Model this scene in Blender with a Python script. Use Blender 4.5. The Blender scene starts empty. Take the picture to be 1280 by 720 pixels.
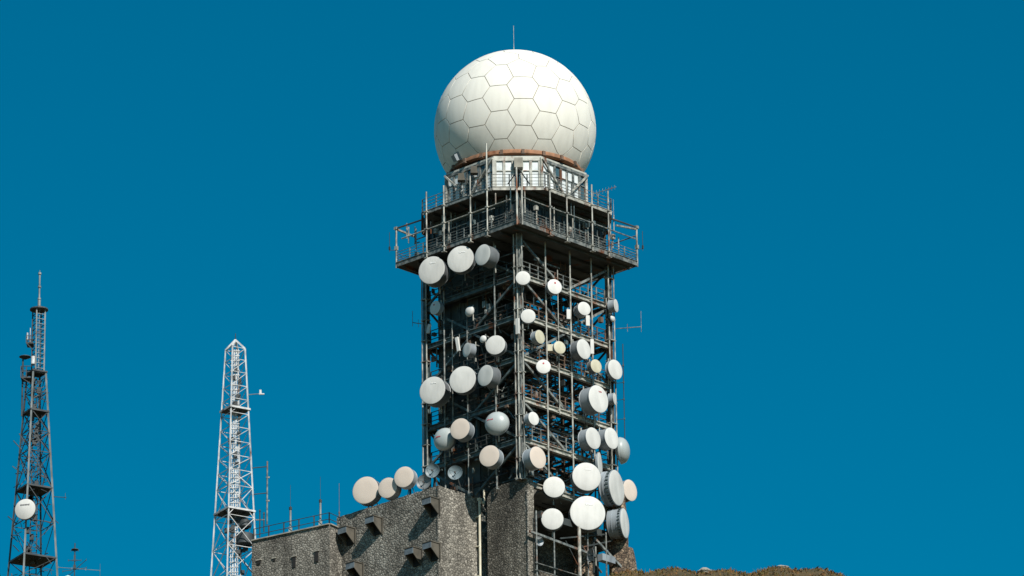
import bpy, bmesh, math, random
import numpy as np
from mathutils import Vector, Matrix
R_ = math.radians
rnd = random.Random(7)
S = bpy.context.scene
COL = S.collection

# ------------------------------------------------------------------ camera
FPX = 6500.0                      # focal length in photo pixels (1280 wide)
PITCH, ROLL = R_(20.5), 0.014
CAMP = Vector((0, -355.5, -111.0))
fw = Vector((0, math.cos(PITCH), math.sin(PITCH)))
rt0 = Vector((1, 0, 0)); up0 = rt0.cross(fw)
rt = rt0*math.cos(ROLL) - up0*math.sin(ROLL)
up = up0*math.cos(ROLL) + rt0*math.sin(ROLL)
cam = bpy.data.cameras.new('camera'); cam_o = bpy.data.objects.new('camera', cam); COL.objects.link(cam_o)
cam_o.matrix_world = Matrix(((rt.x, up.x, -fw.x, CAMP.x), (rt.y, up.y, -fw.y, CAMP.y), (rt.z, up.z, -fw.z, CAMP.z), (0, 0, 0, 1)))
cam.sensor_width = 36; cam.lens = FPX/1280*36; cam.clip_start = 1; cam.clip_end = 20000
S.camera = cam_o

# ------------------------------------------------------------------ light
SUN_AZ, SUN_EL = R_(25), R_(40)   # azimuth measured from "behind the camera" towards the right
sdir = Vector((math.sin(SUN_AZ)*math.cos(SUN_EL), -math.cos(SUN_AZ)*math.cos(SUN_EL), math.sin(SUN_EL)))
sun = bpy.data.lights.new('sun', 'SUN'); sun.energy = 5.0; sun.angle = R_(0.5); sun.color = (1, .95, .86)
sun_o = bpy.data.objects.new('sun', sun); COL.objects.link(sun_o)
sun_o.rotation_euler = (-sdir).to_track_quat('-Z', 'Y').to_euler()
w = bpy.data.worlds.new('World'); S.world = w; w.use_nodes = True
nt = w.node_tree; nt.nodes.clear()
sk = nt.nodes.new('ShaderNodeTexSky'); sk.sky_type = 'NISHITA'; sk.sun_disc = False
sk.sun_elevation = SUN_EL; sk.sun_rotation = math.atan2(sdir.x, sdir.y)
sk.altitude = 900; sk.air_density = 1.0; sk.dust_density = 0.3; sk.ozone_density = 1.6
gm = nt.nodes.new('ShaderNodeHueSaturation'); gm.inputs['Saturation'].default_value = 1.62; gm.inputs['Hue'].default_value = 0.477
tn = nt.nodes.new('ShaderNodeMix'); tn.data_type = 'RGBA'; tn.blend_type = 'MULTIPLY'; tn.inputs[0].default_value = 1
tn.inputs[7].default_value = (0.7, 1.0, 1.0, 1)
bg = nt.nodes.new('ShaderNodeBackground'); bg.inputs[1].default_value = 0.071
ow = nt.nodes.new('ShaderNodeOutputWorld')
nt.links.new(sk.outputs[0], gm.inputs['Color']); nt.links.new(gm.outputs[0], tn.inputs[6])
nt.links.new(tn.outputs[2], bg.inputs[0]); nt.links.new(bg.outputs[0], ow.inputs[0])
S.view_settings.view_transform = 'Standard'; S.view_settings.look = 'None'
S.view_settings.exposure = 0.14; S.view_settings.gamma = 1.0

# ------------------------------------------------------------------ helpers
def ray(px, py):
    return (fw + rt*((px-640)/FPX) + up*((360-py)/FPX)).normalized()
def hit(px, py, p0, n):
    d = ray(px, py); return CAMP + d*((p0-CAMP).dot(n)/d.dot(n))
TC = hit(646.2, 332, Vector((0, 0, 0)), Vector((0, 1, 0)))   # the tower axis
TX = TC.x
TROT = R_(46.45)
TM = Matrix.Translation((TX, 0, 0)) @ Matrix.Rotation(TROT, 4, 'Z')
TMI = TM.inverted()
BV = Vector((math.cos(TROT), math.sin(TROT), 0)); AV = Vector((-math.sin(TROT), math.cos(TROT), 0))
def loc_hit(px, py, axis, val):
    """tower-local point on the vertical plane x=val or y=val"""
    n = BV if axis == 'x' else AV
    p0 = TM @ (Vector((val, 0, 0)) if axis == 'x' else Vector((0, val, 0)))
    return TMI @ hit(px, py, p0, n)
def z_at(px, py, lx, ly):
    """height where the sight line through a pixel passes a plumb line at local (lx,ly)"""
    p = TM @ Vector((lx, ly, 0)); return hit(px, py, p, Vector((0, 1, 0))).z

class MB:
    def __init__(s): s.v = []; s.f = []; s.sm = []; s.mi = []; s.cur = 0
    def add(s, vs, fs, smooth=False):
        o = len(s.v); s.v += [tuple(v) for v in vs]; s.f += [tuple(i+o for i in f) for f in fs]
        s.sm += [smooth]*len(fs); s.mi += [s.cur]*len(fs); return s
    def box(s, c, d, M=None):
        vs = [Vector((c[0]+d[0]/2*i, c[1]+d[1]/2*j, c[2]+d[2]/2*k)) for i in (-1, 1) for j in (-1, 1) for k in (-1, 1)]
        if M: vs = [M @ v for v in vs]
        return s.add(vs, [(0, 1, 3, 2), (4, 6, 7, 5), (0, 4, 5, 1), (2, 3, 7, 6), (0, 2, 6, 4), (1, 5, 7, 3)])
    def prism(s, prof, p, q, upv=None, cap=True, smooth=False):
        p = Vector(p); q = Vector(q); d = (q-p).normalized()
        u = Vector(upv) if upv else (Vector((0, 0, 1)) if abs(d.z) < .9 else Vector((0, 1, 0)))
        a = d.cross(u).normalized(); b = a.cross(d).normalized(); n = len(prof)
        vs = [p+a*x+b*y for x, y in prof]+[q+a*x+b*y for x, y in prof]
        fs = [(i, (i+1) % n, n+(i+1) % n, n+i) for i in range(n)]
        s.add(vs, fs, smooth)
        if cap: s.add(vs, [tuple(range(n-1, -1, -1)), tuple(range(n, 2*n))])
        return s
    def bar(s, p, q, w=.1, h=None, upv=None):
        h = h or w; return s.prism([(-w/2, -h/2), (w/2, -h/2), (w/2, h/2), (-w/2, h/2)], p, q, upv)
    def tube(s, p, q, r=.05, n=8):
        return s.prism([(r*math.cos(2*math.pi*i/n), r*math.sin(2*math.pi*i/n)) for i in range(n)], p, q, smooth=True)
    def ibeam(s, p, q, w=.2, h=.3, t=.03, upv=None):
        a, b = w/2, h/2
        pr = [(-a, -b), (a, -b), (a, -b+t), (t/2, -b+t), (t/2, b-t), (a, b-t), (a, b), (-a, b), (-a, b-t), (-t/2, b-t), (-t/2, -b+t), (-a, -b+t)]
        return s.prism(pr, p, q, upv)
    def lathe(s, prof, c, ax, n=32, smooth=True):
        """prof: (distance along ax, radius)"""
        c = Vector(c); ax = Vector(ax).normalized()
        u = Vector((0, 0, 1)) if abs(ax.z) < .9 else Vector((1, 0, 0))
        a = ax.cross(u).normalized(); b = a.cross(ax)
        rings = []
        vs = []; 
        for t, r in prof:
            if r < 1e-6: rings.append([len(vs)]); vs.append(c+ax*t)
            else:
                rings.append(list(range(len(vs), len(vs)+n)))
                vs += [c+ax*t+(a*math.cos(2*math.pi*i/n)+b*math.sin(2*math.pi*i/n))*r for i in range(n)]
        fs = []
        for A, B in zip(rings, rings[1:]):
            for i in range(n):
                j = (i+1) % n
                if len(A) == 1 and len(B) == 1: continue
                if len(A) == 1: fs.append((A[0], B[i], B[j]))
                elif len(B) == 1: fs.append((A[i], A[j], B[0]))
                else: fs.append((A[i], A[j], B[j], B[i]))
        return s.add(vs, fs, smooth)
    def build(s, name, mats, parent=None, recalc=True):
        me = bpy.data.meshes.new(name); me.from_pydata(s.v, [], s.f)
        if recalc:
            bm = bmesh.new(); bm.from_mesh(me); bmesh.ops.recalc_face_normals(bm, faces=bm.faces); bm.to_mesh(me); bm.free()
        me.polygons.foreach_set('use_smooth', s.sm)
        if not isinstance(mats, (list, tuple)): mats = [mats]
        for m in mats: me.materials.append(m)
        if len(mats) > 1: me.polygons.foreach_set('material_index', s.mi)
        if any(s.sm): me.set_sharp_from_angle(angle=R_(38))
        o = bpy.data.objects.new(name, me); COL.objects.link(o)
        if parent: o.parent = parent
        return o
def tag(o, label=None, cat=None, group=None, kind=None):
    for k, v in (('label', label), ('category', cat), ('group', group), ('kind', kind)):
        if v: o[k] = v
    return o
def thing(name, label, cat, loc=(0, 0, 0), rz=0, group=None):
    o = bpy.data.objects.new(name, None); COL.objects.link(o); o.location = loc; o.rotation_euler = (0, 0, rz)
    o.empty_display_size = .2
    return tag(o, label, cat, group)

# ------------------------------------------------------------------ materials
def mat(name, col, rough=.6, metal=0, col2=None, scale=1.5, stretch=(1, 1, 1), lo=.4, hi=.65, detail=6, bump=0, bscale=None,
        rust=0, rustcol=(.16, .06, .025), rscale=1.2, rand=0, coord='Object'):
    m = bpy.data.materials.new(name); m.use_nodes = True; t = m.node_tree; N = t.nodes; L = t.links
    b = N['Principled BSDF']; b.inputs['Roughness'].default_value = rough; b.inputs['Metallic'].default_value = metal
    tc = N.new('ShaderNodeTexCoord')
    def noise(sc, st=(1, 1, 1), det=6):
        mp = N.new('ShaderNodeMapping'); mp.inputs['Scale'].default_value = st
        n = N.new('ShaderNodeTexNoise'); n.inputs['Scale'].default_value = sc; n.inputs['Detail'].default_value = det
        src = N.new('ShaderNodeNewGeometry').outputs['Position'] if coord == 'World' else tc.outputs['Object']
        L.new(src, mp.inputs[0]); L.new(mp.outputs[0], n.inputs[0]); return n
    def ramp(src, a, c):
        r = N.new('ShaderNodeMapRange'); r.inputs[1].default_value = a; r.inputs[2].default_value = c; L.new(src, r.inputs[0]); return r.outputs[0]
    def mix(f, A, B_, mode='MIX'):
        x = N.new('ShaderNodeMix'); x.data_type = 'RGBA'; x.blend_type = mode
        if hasattr(f, 'default_value') or not isinstance(f, (int, float)): L.new(f, x.inputs[0])
        else: x.inputs[0].default_value = f
        for i, c in ((6, A), (7, B_)):
            if isinstance(c, tuple): x.inputs[i].default_value = (*c[:3], 1)
            else: L.new(c, x.inputs[i])
        return x.outputs[2]
    c = tuple(col)
    if col2: c = mix(ramp(noise(scale, stretch, detail).outputs[0], lo, hi), tuple(col), tuple(col2))
    if rust: c = mix(ramp(noise(rscale, (1, 1, .5), 8).outputs[0], .62-rust*.25, .70-rust*.15), c, rustcol)
    if rand:
        oi = N.new('ShaderNodeObjectInfo'); mr = N.new('ShaderNodeMapRange'); mr.inputs[3].default_value = 1-rand; mr.inputs[4].default_value = 1+rand
        L.new(oi.outputs['Random'], mr.inputs[0]); hv = N.new('ShaderNodeHueSaturation'); L.new(mr.outputs[0], hv.inputs['Value'])
        if isinstance(c, tuple): hv.inputs['Color'].default_value = (*c, 1)
        else: L.new(c, hv.inputs['Color'])
        c = hv.outputs[0]
    if isinstance(c, tuple): b.inputs['Base Color'].default_value = (*c, 1)
    else: L.new(c, b.inputs['Base Color'])
    if bump:
        bn = noise(bscale or scale*4, (1, 1, 1), 4); bp = N.new('ShaderNodeBump'); bp.inputs['Strength'].default_value = bump
        L.new(bn.outputs[0], bp.inputs['Height']); L.new(bp.outputs[0], b.inputs['Normal'])
    return m
M = {}
M['steel'] = mat('galvanised_steel', (.24, .25, .235), .55, .15, (.075, .09, .09), 3.2, lo=.42, hi=.6, rust=.12, rand=.15)
M['steel_lit'] = mat('sunlit_weathered_steel', (.47, .455, .40), .55, .05, (.17, .175, .16), 2.8, rust=.15, rand=.15)  # weathered steel with the sunlit tone put into its colour
M['steel_green'] = mat('green_grey_steel', (.10, .14, .145), .6, .1, (.03, .045, .05), 2.6, rust=.05, rand=.15)  # green-grey steel, coloured darker for the shaded left face
M['steel_dark'] = mat('dark_steel', (.045, .055, .055), .7, .1, (.02, .025, .025), .9, rust=.1, rand=.2)
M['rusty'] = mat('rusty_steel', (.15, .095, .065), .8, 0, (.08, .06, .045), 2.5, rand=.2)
M['pipe'] = mat('pale_pole', (.42, .415, .37), .5, .2, (.14, .14, .125), 3.0, (1, 1, .5), rust=.1, rand=.15)
M['cover'] = mat('dish_cover', (.66, .655, .63), .6, 0, (.50, .50, .48), 1.6, (1, 1, .3), lo=.38, hi=.72, rand=.08)
M['cover_pink'] = mat('warm_dish_cover', (.66, .56, .48), .55, 0, (.60, .52, .45), 1.7, (1, 1, .35), lo=.35, hi=.75, rand=.03)
M['cover_cream'] = mat('cream_dish_cover', (.58, .55, .42), .55, 0, (.42, .39, .28), 2.2, (1, 1, .4), lo=.35, hi=.75)
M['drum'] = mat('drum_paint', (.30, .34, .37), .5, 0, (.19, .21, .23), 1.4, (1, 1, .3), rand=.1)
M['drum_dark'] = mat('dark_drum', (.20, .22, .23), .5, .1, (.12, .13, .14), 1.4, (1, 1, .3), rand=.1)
M['drum_blue'] = mat('blue_grey_bowl', (.20, .26, .29), .5, 0, (.14, .18, .2), 1.8)
M['pale_mark'] = mat('pale_mark', (.82, .82, .82), .5)
M['radome'] = mat('radome_white', (.40, .44, .44), .4, 0, (.30, .33, .33), 1.3, (1, 1, .3), lo=.4, hi=.8)
M['panel'] = mat('dome_panel', (.77, .75, .685), .7, 0, (.68, .66, .60), 2.2, (1, 1, .1), lo=.42, hi=.8, detail=8, rand=.03, coord='World')
M['seam'] = mat('dome_seam', (.30, .27, .23), .8)
M['ring'] = mat('orange_rust_ring', (.34, .165, .09), .85, 0, (.18, .10, .06), 1.6, (1, 1, .5), rust=.15)
M['white'] = mat('white_paint', (.62, .63, .64), .5, 0, (.36, .37, .38), 1.8, rust=.12, rand=.05)
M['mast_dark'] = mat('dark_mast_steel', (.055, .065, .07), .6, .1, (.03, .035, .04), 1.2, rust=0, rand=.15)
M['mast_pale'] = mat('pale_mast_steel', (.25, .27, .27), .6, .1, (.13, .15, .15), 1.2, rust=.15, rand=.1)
M['clad'] = mat('shade_dark_cladding', (.055, .07, .07), .7, 0, (.03, .04, .04), .8, (1, 1, .3), rand=.25)  # shade inside the tower is put into the cladding colour
M['deckp'] = mat('deck_plate', (.10, .11, .105), .8, 0, (.05, .055, .05), .7, rust=.1)
M['frame'] = mat('white_window_frame', (.50, .50, .45), .5, 0, (.32, .32, .28), 2, rust=.1)
M['blind'] = mat('white_blind', (.72, .76, .77), .6, 0, (.55, .60, .62), 2.0, rand=.12)
M['concrete'] = mat('concrete', (.36, .34, .29), .9, 0, (.22, .21, .18), 1.5, bump=.3, rand=.1)
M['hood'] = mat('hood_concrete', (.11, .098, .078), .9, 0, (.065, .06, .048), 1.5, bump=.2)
M['hood_front'] = mat('shaded_blue_plate', (.16, .20, .23), .7, 0, (.10, .12, .14), 2)  # blue-grey colour stands for shade on the left-facing hood front
M['cream'] = mat('cream_pipe_paint', (.75, .72, .58), .5, 0, (.55, .5, .38), 2, (1, 1, .5))
M['red'] = mat('red_print', (.45, .04, .06), .6)
M['ink'] = mat('dark_print', (.12, .12, .13), .6)
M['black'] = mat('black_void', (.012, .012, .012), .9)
gl = bpy.data.materials.new('window_glass'); gl.use_nodes = True; g_ = gl.node_tree.nodes['Principled BSDF']
g_.inputs['Base Color'].default_value = (.05, .10, .12, 1); g_.inputs['Roughness'].default_value = .12; g_.inputs['Specular IOR Level'].default_value = .8
M['glass'] = gl

M['glass_dark'] = mat('dark_window_glass', (.02, .03, .035), .5, 0, (.035, .05, .055), 1.5)  # darker, duller glass for the middle storey panes
def stone_mat(name, light, dark, mortar, scale, tone=1.0):
    m = bpy.data.materials.new(name); m.use_nodes = True; t = m.node_tree; N = t.nodes; L = t.links
    b = N['Principled BSDF']; b.inputs['Roughness'].default_value = .95; b.inputs['Specular IOR Level'].default_value = .2
    tc = N.new('ShaderNodeTexCoord')
    nz = N.new('ShaderNodeTexNoise'); nz.inputs['Scale'].default_value = 2.5
    L.new(tc.outputs['Object'], nz.inputs[0])
    ad = N.new('ShaderNodeVectorMath'); ad.operation = 'MULTIPLY_ADD'; ad.inputs[1].default_value = (.18, .18, .18)
    L.new(nz.outputs['Color'], ad.inputs[0]); L.new(tc.outputs['Object'], ad.inputs[2])
    mp = N.new('ShaderNodeMapping'); mp.inputs['Scale'].default_value = (1, 1, 1.25); L.new(ad.outputs[0], mp.inputs[0])
    v1 = N.new('ShaderNodeTexVoronoi'); v1.inputs['Scale'].default_value = scale; L.new(mp.outputs[0], v1.inputs[0])
    v2 = N.new('ShaderNodeTexVoronoi'); v2.feature = 'DISTANCE_TO_EDGE'; v2.inputs['Scale'].default_value = scale; L.new(mp.outputs[0], v2.inputs[0])
    sep = N.new('ShaderNodeSeparateColor'); L.new(v1.outputs['Color'], sep.inputs[0])
    cr = N.new('ShaderNodeValToRGB'); e = cr.color_ramp.elements
    e[0].position = 0; e[0].color = (*dark, 1); e[1].position = 1; e[1].color = (*light, 1)
    md = cr.color_ramp.elements.new(.55); md.color = tuple(.45*a+.55*c for a, c in zip(light, dark))+(1,)
    L.new(sep.outputs[0], cr.inputs[0])
    er = N.new('ShaderNodeMapRange'); er.inputs[1].default_value = .03; er.inputs[2].default_value = .12; L.new(v2.outputs['Distance'], er.inputs[0])
    mx = N.new('ShaderNodeMix'); mx.data_type = 'RGBA'; L.new(er.outputs[0], mx.inputs[0]); mx.inputs[6].default_value = (*mortar, 1); L.new(cr.outputs[0], mx.inputs[7])
    # weather streaks
    mp2 = N.new('ShaderNodeMapping'); mp2.inputs['Scale'].default_value = (1, 1, .25); L.new(tc.outputs['Object'], mp2.inputs[0])
    n2 = N.new('ShaderNodeTexNoise'); n2.inputs['Scale'].default_value = .55; n2.inputs['Detail'].default_value = 8; L.new(mp2.outputs[0], n2.inputs[0])
    r2 = N.new('ShaderNodeMapRange'); r2.inputs[1].default_value = .35; r2.inputs[2].default_value = .7; r2.inputs[3].default_value = .45*tone; r2.inputs[4].default_value = 1.15*tone
    L.new(n2.outputs[0], r2.inputs[0])
    hv = N.new('ShaderNodeHueSaturation'); L.new(mx.outputs[2], hv.inputs['Color']); L.new(r2.outputs[0], hv.inputs['Value'])
    L.new(hv.outputs[0], b.inputs['Base Color'])
    bp = N.new('ShaderNodeBump'); bp.inputs['Strength'].default_value = .5; bp.inputs['Distance'].default_value = .04
    mh = N.new('ShaderNodeMapRange'); mh.inputs[1].default_value = 0; mh.inputs[2].default_value = .25; L.new(v2.outputs['Distance'], mh.inputs[0])
    L.new(mh.outputs[0], bp.inputs['Height']); L.new(bp.outputs[0], b.inputs['Normal'])
    return m
M['stone'] = stone_mat('rubble_stone', (.45, .42, .365), (.20, .185, .16), (.085, .08, .07), 4.4)
M['stone_dark'] = stone_mat('stained_rubble_stone', (.38, .345, .29), (.16, .145, .12), (.07, .065, .055), 4.8, .9)
M['stone_brown'] = stone_mat('brown_rubble_stone', (.40, .30, .21), (.13, .09, .065), (.04, .035, .03), 3.6, 1.0)

# ------------------------------------------------------------------ ground
ZB = None
def ground_z(x, y):
    r = math.hypot(x-TX, max(0, y)) if y > 0 else 0
    base = -9.0
    if y < -22:
        t = (-22-y); base = -9.0 - (t*.315 if t < 333 else 333*.315+(t-333)*.2)
    if y > 20: base -= (y-20)*.25
    base -= max(0, abs(x)-45)*.30
    # the knoll in front of the tower on the right
    kx = x-15.5; d = (kx/(13.5 if kx < 0 else 8.2))**2 + ((y+22)/13)**2
    base += 2.25*math.exp(-d**2*.55) - .2*math.exp(-((x-15.6)/2.0)**2)
    if base > -14: base += .14*math.sin(x*.7+1.3)*math.sin(y*.45) + .12*math.sin(x*1.9+.4)
    return max(base, -900)
def axis_pts():
    a = [i*.6 for i in range(0, 67)]; s = .8
    while a[-1] < 4000: a.append(a[-1]+s); s *= 1.13
    return [-v for v in a[:0:-1]]+a
gx = axis_pts(); gy = axis_pts()
g = MB(); nx = len(gx)
vs = [(x, y-20, ground_z(x, y-20)) for y in gy for x in gx]
fs = [(j*nx+i, j*nx+i+1, (j+1)*nx+i+1, (j+1)*nx+i) for j in range(len(gy)-1) for i in range(nx-1)]
g.add(vs, fs, True)
M['grassland'] = mat('dry_grassland', (.085, .055, .018), .95, 0, (.045, .038, .014), .35, detail=10, bump=.6, bscale=4)
tag(g.build('ground', M['grassland'], recalc=False), kind='structure')
# grass tufts standing on the knoll
def tufts():
    b = MB(); r = random.Random(3)
    for cidx in range(3300):
        x = r.uniform(-3, 34); y = r.uniform(-34, -15)
        z = ground_z(x, y)-.05; n = 4; hh = r.uniform(.08, .21) * (1.5 if math.sin(x*.9)+math.sin(x*2.3+y) > .9 else 1); b.cur = r.choice((0, 0, 1, 1, 2))
        for k in range(n):
            a = r.uniform(0, 6.28); w_ = r.uniform(.03, .08); l = r.uniform(.05, .3)
            px, py = x+r.uniform(-.25, .25), y+r.uniform(-.25, .25)
            dx, dy = math.cos(a)*w_, math.sin(a)*w_; tx, ty = r.uniform(-1, 1)*l, r.uniform(-1, 1)*l
            b.add([(px-dx, py-dy, z), (px+dx, py+dy, z), (px+tx*.4+dx*.6, py+ty*.4+dy*.6, z+hh*.6), (px+tx*.4-dx*.6, py+ty*.4-dy*.6, z+hh*.6), (px+tx, py+ty, z+hh)],
                  [(0, 1, 2, 3), (3, 2, 4)])
    ms = [mat('olive_grass', (.13, .085, .022), .9, rand=0), mat('brown_grass', (.17, .085, .028), .9), mat('green_grass', (.085, .07, .018), .9)]
    tag(b.build('grass', ms, recalc=False), 'short olive and rust brown grass covering the hilltop', 'grass', kind='stuff')
tufts()
def rock(px, py, w_, label):
    p = hit(px, py, Vector((0, -24, 0)), Vector((0, 1, 0)))
    bm = bmesh.new(); bmesh.ops.create_icosphere(bm, subdivisions=3, radius=1)
    r = random.Random(px)
    for v in bm.verts:
        n = 1+.16*math.sin(v.co.x*4+px)+.12*math.sin(v.co.y*5+2)+.1*math.sin(v.co.z*7)
        v.co = Vector((v.co.x*w_*n, v.co.y*w_*.8*n, v.co.z*w_*.42*n))
    me = bpy.data.meshes.new('rock'); bm.to_mesh(me); bm.free(); me.materials.append(M['concrete'])
    o = bpy.data.objects.new('rock', me); COL.objects.link(o); o.location = (p.x, -24, ground_z(p.x, -24)+w_*.15)
    tag(o, label, 'rock')
rock(882, 716, .6, 'pale rounded rock half sunk in the hilltop grass, the wider one')
rock(978, 717, .35, 'small pale rock in the hilltop grass right of the wide rock')

# ------------------------------------------------------------------ the tower's measures (metres, tower-local frame)
H = 4.70; HD = 6.23; CH = 2.72      # half sides of shaft and decks; cut of the upper deck's corners
Z_DECK = z_at(650, 279, -HD, -HD)                    # underside edge of the main deck
def front_z(px, py, d): # a point on the plumb line d metres in front of the axis, towards the camera corner
    return z_at(px, py, -d/math.sqrt(2), -d/math.sqrt(2))
D2F = HD*math.sqrt(2)-CH/math.sqrt(2)
Z_UP = front_z(647, 238, D2F)                        # underside edge of upper deck
Z_CABT = front_z(646, 197.5, 5.1)
LV = [z_at(651+i*.9, y, -H, -H) for i, y in enumerate((342, 392.5, 444.5, 496, 547, 600))]
ZB = LV[-1]
R_DOME = 5.98
ZC = z_at(643.5, 163.2, 0, 0)
print('Z', Z_DECK, Z_UP, Z_CABT, LV, ZC)

# ------------------------------------------------------------------ radome
def radome():
    root = thing('radome', 'huge white ball dome of hexagonal panels on top of the tower', 'radome', (TX, 0, 0))
    CZ = Vector((0, 0, ZC)); Rr = R_DOME
    obs = [(623.5, 96), (622.3, 125.4), (594.1, 112.2), (573.5, 108.5), (569.1, 139.1), (595.4, 144.1), (552, 138.5), (602, 87), (628.5, 73.5),
           (651.5, 88), (667.5, 74), (682.5, 98.5), (653.3, 111.6), (684.4, 126.9), (710, 116), (700, 90), (723.7, 113), (730, 143.5), (710.6, 147.3),
           (654.5, 142.5), (682.5, 160.4), (703.7, 177.3), (726.3, 175.4), (740.6, 171), (653, 177.5), (625, 159.1), (599.8, 177.3), (572.3, 171),
           (552.9, 167.3), (627.9, 194), (680, 193), (583.5, 196), (562, 197), (548, 190), (715, 202), (731, 200)]
    P = []
    ccx, ccy, cr = 643.5, 163.4, 101.6
    for x, y in obs:
        a, b = (x-ccx)/cr, (ccy-y)/cr; q = a*a+b*b
        if q > .985: a *= .99/math.sqrt(q); b *= .99/math.sqrt(q); q = a*a+b*b
        c = math.sqrt(max(0, 1-q)); v = rt*a + up*b - fw*c; P.append(v.normalized())
    F = np.array([list(v) for v in P]); nf = len(F)
    rs = np.random.RandomState(5); Q = rs.normal(size=(124-nf, 3)); Q /= np.linalg.norm(Q, axis=1)[:, None]
    fwv = np.array(list(fw)); Q[Q@fwv < -.25] *= -1
    for it in range(260):
        A = np.vstack([F, Q]); d = Q[:, None, :]-A[None]; r2 = (d**2).sum(2)+1e-9
        wgt = 1/r2**2.5; wgt[r2 < 1e-6] = 0
        fce = (d*wgt[:, :, None]).sum(1); fce -= (fce*Q).sum(1)[:, None]*Q
        ln = np.linalg.norm(fce, axis=1)[:, None]+1e-9
        Q = Q + fce/ln*np.minimum(ln, 1)*.03*(1-it/270); Q /= np.linalg.norm(Q, axis=1)[:, None]
    A = np.vstack([F, Q])
    bm = bmesh.new(); bv = [bm.verts.new(v) for v in A]
    res = bmesh.ops.convex_hull(bm, input=bv, use_existing_faces=False)
    bmesh.ops.triangulate(bm, faces=bm.faces); bm.verts.ensure_lookup_table()
    cells = []
    for v in bv:
        if not v.is_valid: continue
        cs = []
        for f in v.link_faces:
            a, b, c = [q.co for q in f.verts]; n = (b-a).cross(c-a).normalized()
            if n.dot(a) < 0: n = -n
            cs.append(n)
        u = v.co.orthogonal().normalized(); w2 = v.co.normalized().cross(u)
        cs.sort(key=lambda n: math.atan2(n.dot(w2), n.dot(u)))
        if len(cs) > 2: cells.append((v.co.normalized(), cs))
    bm.free()
    zcut = -math.sqrt(1-(4.84/Rr)**2)          # the dome is cut off where it meets its ring
    gap = .028/Rr
    for cdir, cs in cells:
        ctr = sum(cs, Vector())/len(cs); ctr.normalize()
        # pull corners in to leave the joint, subdivide edges
        ring = []
        n = len(cs)
        ins = []
        for i in range(n):
            d = (ctr-cs[i]); d = d-d.dot(cs[i])*cs[i]; ins.append((cs[i]+d.normalized()*gap*1.2).normalized())
        for i in range(n):
            for k in range(3): ring.append(ins[i].lerp(ins[(i+1) % n], k/3).normalized())
        # clip to the cut plane
        def clip(v):
            if v.z >= zcut: return v
            h = Vector((v.x, v.y, 0)); h = h.normalized()*math.sqrt(1-zcut*zcut); return Vector((h.x, h.y, zcut))
        if max(v.z for v in ring) < zcut+.01: continue
        cc = ctr if ctr.z > zcut+.05 else sum((clip(v) for v in ring), Vector()).normalized()
        inner = [clip(cc.lerp(v, .52).normalized()) for v in ring]; outer = [clip(v) for v in ring]; m = len(ring)
        vs = [cc]+inner+outer; rad = [1]*len(vs)
        V = [CZ+v*Rr for v in vs]
        fs = [(0, 1+i, 1+(i+1) % m) for i in range(m)]+[(1+i, 1+m+i, 1+m+(i+1) % m, 1+(i+1) % m) for i in range(m)]
        lo = [CZ+v*(Rr-.045) for v in outer]; base = len(V)
        V2 = V+[CZ+v*Rr for v in outer]+lo
        fs2 = [(base+i, base+m+i, base+m+(i+1) % m, base+(i+1) % m) for i in range(m)]
        me = bpy.data.meshes.new('dome_panel'); me.from_pydata([tuple(v) for v in V2], [], fs+fs2)
        me.materials.append(M['panel'])
        sm = [True]*len(fs)+[False]*len(fs2); me.polygons.foreach_set('use_smooth', sm)
        nn = [tuple(v) for v in vs]
        for v in outer*2: nn.append(tuple((v-ctr*v.dot(ctr)).normalized() if True else v))
        me.normals_split_custom_set_from_vertices(nn)
        o = bpy.data.objects.new('dome_panel', me); COL.objects.link(o); o.parent = root
    # inner shell seen in the joints
    b = MB(); prof = []
    a0 = math.asin(zcut)
    for i in range(41):
        a = a0+(math.pi/2-a0)*i/40; prof.append((Rr*.9955*math.sin(a), Rr*.9955*math.cos(a) if i < 40 else 0))
    b.lathe(prof, CZ, (0, 0, 1), 72); b.build('inner_shell', M['seam'], root)
    zr = ZC+zcut*Rr
    b = MB(); b.lathe([(0, 4.86), (.02, 4.92), (-.02, 4.94), (-.22, 4.94), (-.24, 4.99), (-.28, 4.99), (-.28, 4.5), (0, 4.5), (0, 4.86)], (0, 0, zr+.02), (0, 0, 1), 72, True)
    b.build('base_ring', M['ring'], root)
    for i in range(20):
        a = 2*math.pi*(i+.35)/20; c, s = math.cos(a), math.sin(a)
        b = MB(); b.box((5.02, 0, zr-.18), (.16, .22, .34), Matrix.Rotation(a, 4, 'Z')); b.box((5.06, 0, zr-.36), (.24, .28, .05), Matrix.Rotation(a, 4, 'Z'))
        b.build('ring_clamp', M['rusty'], root)
    b = MB(); b.tube((0, 0, ZC+Rr-.05), (0, 0, ZC+Rr+.7), .035, 6); b.tube((0, 0, ZC+Rr+.7), (0, 0, ZC+Rr+2.45), .018, 5); b.lathe([(0, .12), (.06, .1), (.1, 0)], (0, 0, ZC+Rr-.02), (0, 0, 1), 10)
    b.build('lightning_rod', M['pipe'], root)
    # obstruction lamp box at the lower left of the dome
    p = hit(562.5, 200.5, Vector((0, -3.2, 0)), Vector((0, 1, 0)))
    q = p-Vector((TX, 0, ZC)); q.normalize()
    b = MB(); Mx = Matrix.Translation(CZ+q*(Rr+.22)) @ q.to_track_quat('Z', 'Y').to_matrix().to_4x4()
    b.box((0, 0, 0), (.42, .5, .36), Mx); b.box((0, 0, -.2), (.6, .66, .05), Mx)
    b.build('lamp_housing', M['drum'], root)
    return zr
ZRING = radome()
print('ring z', ZRING)

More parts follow.
